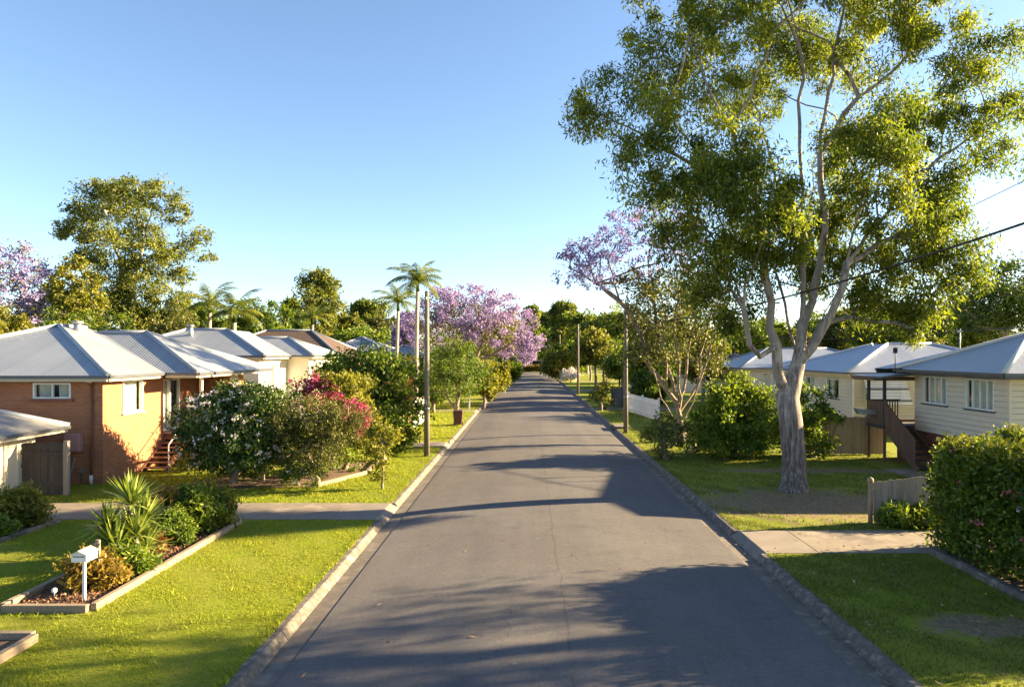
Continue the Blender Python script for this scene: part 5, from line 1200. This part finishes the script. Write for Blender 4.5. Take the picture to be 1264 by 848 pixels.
far('bushy_tree', 'dark hedge like tree behind the picket fence', 800, 458, 44, 56, 'green', 'low', 91)
far('bushy_tree', 'yellow green tree between jacaranda and gum trunk', 868, 400, 60, 58, 'yellow', 'low', 92)
far('jacaranda_tree', 'small pinkish lilac tree over the low grey roof', 897, 425, 42, 70, 'olive', 'low', 93, 'bark', .5, 30, extra=[('blossoms', 'lilac_pink', 1.2, 30)])
far('bushy_tree', 'green tree seen between the forked gum limbs', 930, 395, 62, 74, 'bright', 'round', 94)
far('bushy_tree', 'yellow tree directly behind the gum fork', 985, 385, 60, 70, 'yellow', 'low', 95)
far('bushy_tree', 'olive tree right of the gum limbs over the cream house', 1040, 378, 62, 72, 'olive', 'round', 96)
far('bushy_tree', 'mixed green tree behind the cream house ridge', 1085, 370, 72, 66, 'green', 'round', 97)
far('bushy_tree', 'dark pine like tree behind the two right hand roofs', 1140, 378, 64, 64, 'dark', 'round', 98, per=70)
far('bushy_tree', 'bright yellow shrub like tree above the roof gap at right', 1150, 402, 52, 50, 'yellow', 'low', 99)
far('bushy_tree', 'dense dark broad tree at the right edge behind the weatherboard roof', 1240, 308, 122, 56, 'dark', 'round', 100, per=90, dens=1.6)
far('bushy_tree', 'dark tree low behind the weatherboard roof ridge', 1205, 365, 70, 60, 'green', 'low', 101)
far('bushy_tree', 'tall dark tree cut by the right frame edge', 1320, 320, 130, 58, 'dark', 'round', 102)
far('bushy_tree', 'tree cut by the left frame edge behind the brick house', -60, 340, 110, 60, 'green', 'round', 103)
BELT = [('olive tree deep behind the brick house roof left of the old gum', 60, 350, 66, 80, 'olive', 'round'), ('leafy tree behind the old gum trunks', 178, 368, 70, 86, 'green', 'low'), ('round tree behind the feathery palm', 246, 368, 56, 82, 'green', 'round'),
        ('yellow green tree behind the thick trunked palm', 292, 374, 54, 84, 'bright', 'low'), ('dark tree left of the umbrella gum base', 365, 384, 44, 92, 'green', 'low'), ('gold green tree right of the umbrella gum', 428, 380, 46, 98, 'gum_leaf_gold', 'round'), ('pale olive tree left of the shorter slender palm', 474, 382, 46, 104, 'olive', 'round'),
        ('grey green tree behind the low grey roof', 945, 388, 66, 92, 'gum_leaf', 'round'), ('mid green tree behind the cream house roof slope', 1010, 384, 66, 88, 'green', 'round'), ('deep green tree behind the cream house peak', 1112, 380, 70, 86, 'green', 'round'), ('dusky tree between cream house and weatherboard roof', 1178, 372, 70, 80, 'dark', 'round'),
        ('grey green gum far behind the picket fence trees', 835, 388, 60, 104, 'gum_leaf', 'round'), ('olive gum far beyond the vivid yellow green tree', 745, 386, 56, 130, 'gum_leaf_gold', 'round'), ('pale gum left of the street end behind the jacaranda', 620, 385, 50, 150, 'gum_leaf_gold', 'round')]
for k, (lab, px, top, wpx, d_, mt, kd) in enumerate(BELT):
    far('background_tree', lab, px, top, wpx, d_, mt, kd, 130 + k, dens=1.5, per=66)
# garden trees to the right of the picture, whose shade falls on the road and lawn
far_trees = [(18.5, 14.9, 11.0, 3.7, 'gum_leaf', 'high', 'leafy neighbour tree right of the hedge whose shade crosses the near road', 104),
             (25.5, 15.2, 12.2, 3.6, 'gum_leaf', 'high', 'open neighbour gum right of the hedge whose streaky shade reaches the left lawn', 105)]
for x, y, h, r_, mt, kd, lab, sd in far_trees:
    tree('garden_tree', lab, 'tree', (x, y, LZ), auto_lobes(sd, x, y, h, r_, kd), None, mt, 'bark', dens=1.3, per=62, L=.2, W=.08, cr=.6, r0=.2, seed=sd, att=110)
# verge trees that throw the bands of shade along the right side of the street
for k, (x, y, h, r_, mt, lab) in enumerate([(11.5, 62, 6.5, 2.6, 'green', 'mid green garden tree behind the right verge beyond the steel fence'), (9.5, 70, 5.5, 2.2, 'bright', 'small bright garden tree before the pale power pole'),
                                            (10.5, 97, 7, 3, 'green', 'shadowy green tree on the right verge past the vivid yellow tree'), (10, 112, 6.5, 2.8, 'dark', 'dark tree behind the pale flowering shrub'), (10, 135, 7, 3, 'green', 'green tree near the far end of the right verge'), (-9.5, 96, 7, 3, 'green', 'green tree behind the far left verge'), (-9, 118, 7.5, 3.2, 'olive', 'olive tree behind the far left verge end'), (-9, 140, 8, 3.2, 'dark', 'dark tree by the street end at left')]):
    tree('garden_tree', lab, 'tree', (x, y, LZ), auto_lobes(110 + k, x, y, h, r_, 'round'), None, mt, 'bark', dens=1.1, per=45, L=.36, W=.17, cr=.7, r0=.16, rtip=.02, seed=110 + k, att=80)
# woodland closing the view
rng = np.random.default_rng(99); cs = []
for k in range(190):
    x = rng.uniform(-210, 210); y = rng.uniform(182, 235) - .28 * max(0, abs(x) - 40) + 0; h = rng.uniform(9, 15); r_ = rng.uniform(2.8, 5)
    m = 22; dd = unit(rng.normal(size=(m, 3))) * rng.uniform(.5, 1, (m, 1)); cs.append(np.array([x, y, h * .55]) + dd * np.array([r_, r_, h * .45]))
c = np.concatenate(cs); V, var = leaves(rng, c, 1.7, 26, .9, .5); V[:, 2] = np.maximum(V[:, 2], LZ)
o = npmesh('distant_woodland', V, 4, var, MT['green'], None, 'stuff')

# ------------------------------------------------------------------ grass blades, litter
def inside(x, y, rects):
    m = np.zeros(len(x), bool)
    for a, b, c, d in rects: m |= (x > a) & (x < b) & (y > c) & (y < d)
    return m
def grass(name, zones, excl, mat, seed):
    rng = np.random.default_rng(seed); XY = []; HS = []
    for (a, b, c, d, dens, hs) in zones:
        n = int((b - a) * (d - c) * dens); q = np.stack([rng.uniform(a, b, n), rng.uniform(c, d, n)], 1); XY.append(q); HS.append(np.full(n, hs))
    XY = np.concatenate(XY); HS = np.concatenate(HS); x, y = XY.T
    keep = ~inside(x, y, excl) & (np.abs(x) < .80 * y + 1.5)
    pt_ = np.sin(x * 1.9 + np.sin(y * 1.3) * 2) * np.sin(y * 2.3 + x * .7) + .6 * np.sin(x * 5.1 + y * 3.7)
    keep &= rng.random(len(x)) < np.clip(.75 + .3 * pt_, .25, 1)
    for cx, cy, rx, ry in SOIL:
        q = np.sqrt(((x - cx) / rx) ** 2 + ((y - cy) / ry) ** 2) + .22 * pt_; keep &= (q > .8 + .35 * rng.random(len(x))) | (rng.random(len(x)) < .08)
    x, y, HS, pt_ = x[keep], y[keep], HS[keep], pt_[keep]; n = len(x)
    az = rng.uniform(0, 2 * np.pi, n); h = HS * rng.uniform(.5, 1.25, n) * (1 + .12 * pt_); le = h * rng.uniform(.2, 1.1, n); az2 = rng.uniform(0, 2 * np.pi, n); w_ = h * .14 + .002
    V = np.empty((n, 3, 3)); z = np.full(n, LZ - .004)
    V[:, 0] = np.stack([x - np.cos(az) * w_, y - np.sin(az) * w_, z], 1); V[:, 1] = np.stack([x + np.cos(az) * w_, y + np.sin(az) * w_, z], 1); V[:, 2] = np.stack([x + np.cos(az2) * le, y + np.sin(az2) * le, z + h], 1)
    npmesh(name, V.reshape(-1, 3), 3, np.clip(rng.random(n) * .65 + .18 + .10 * pt_, 0, 1), MT[mat], None, 'stuff')
exL = [(-9.0, -7.34, 11.7, 17.9), (-10.6, -7.4, 7.7, 10.75), (-18, RL, 18.3, 20.4), (-17.6, -15.0, 17.8, 21.4), (-40, RL, 32.55, 34.45), (-17.5, -12.15, 15.5, 18.3), (-24, -14.3, 23.3, 34), (-14.9, -12.8, 25.6, 31.2), (-9, -6.6, 23.2, 28.2)]
grass('lawn_grass', [(-18, LB + .03, 8.0, 14, 2800, .028), (-18, LB + .03, 14, 19, 1700, .034), (-16, LB + .03, 19, 26, 620, .06), (-12, LB + .02, 26, 36, 330, .07), (-8, LB + .02, 36, 60, 130, .10),
                     (LB - .10, LB + .05, 8, 45, 700, .06), (-18, LB, 8, 26, 10, .075), (-9.15, -7.30, 11.5, 17.95, 500, .07)], exL, 'blade', 5)
exR = [(8.7, 13.2, 10.6, 15.8), (RR, 26, 15.2, 17.25), (15.4, 26, 22.3, 30), (13.4, 15.5, 24.6, 28.4)]
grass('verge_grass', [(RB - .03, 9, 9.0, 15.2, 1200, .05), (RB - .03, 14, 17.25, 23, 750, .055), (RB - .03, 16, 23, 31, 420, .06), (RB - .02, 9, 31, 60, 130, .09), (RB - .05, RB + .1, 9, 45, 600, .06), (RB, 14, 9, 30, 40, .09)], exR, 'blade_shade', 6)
rng = np.random.default_rng(31); n = 1100
x = np.where(rng.random(n) < .6, rng.uniform(5.3, 13, n), np.where(rng.random(n) < .5, RR + .32 + rng.normal(0, .08, n), rng.uniform(-3.2, 4.6, n))); y = rng.uniform(9, 30, n)
z = np.where(x > RB, LZ + .03, np.where(x > RR, .0, .018 + .12 * (1 - ((x - (RL + RR) / 2) / ((RR - RL) / 2)) ** 2)))
keep = rng.random(n) < np.where((x < RR), .16, 1); c = np.stack([x, y, z], 1)[keep]
V, var = leaves(rng, c, .001, 1, .13, .04, 0, .1); V[:, 2] = np.repeat(c[:, 2], 4) + .006 + np.abs(V[:, 2] - np.repeat(c[:, 2], 4)) * .35
n = 900; k = rng.integers(0, 2, n); cx = np.where(k, 8.2, 7.3); cy = np.where(k, 20.4, 11.2); sx = np.where(k, 3.6, 1.3); sy = np.where(k, 2.2, .8)
x = np.maximum(cx + rng.normal(size=n) * sx * .6, RB + .05); c = np.stack([x, cy + rng.normal(size=n) * sy * .6, np.full(n, LZ + .012)], 1); c = c[(k == 1) | (rng.random(n) < .25)]; c = c[~inside(c[:, 0], c[:, 1], [(RR, 26, 15.2, 17.25)])]
V2, var2 = leaves(rng, c, .001, 1, .16, .028, 0, .1); V2[:, 2] = np.repeat(c[:, 2], 4) + .004 + np.abs(V2[:, 2] - np.repeat(c[:, 2], 4)) * .3
V = np.concatenate([V, V2]); var = np.concatenate([var, var2 * .8])
npmesh('fallen_leaves', V, 4, var, MT['litter'], None, 'stuff')
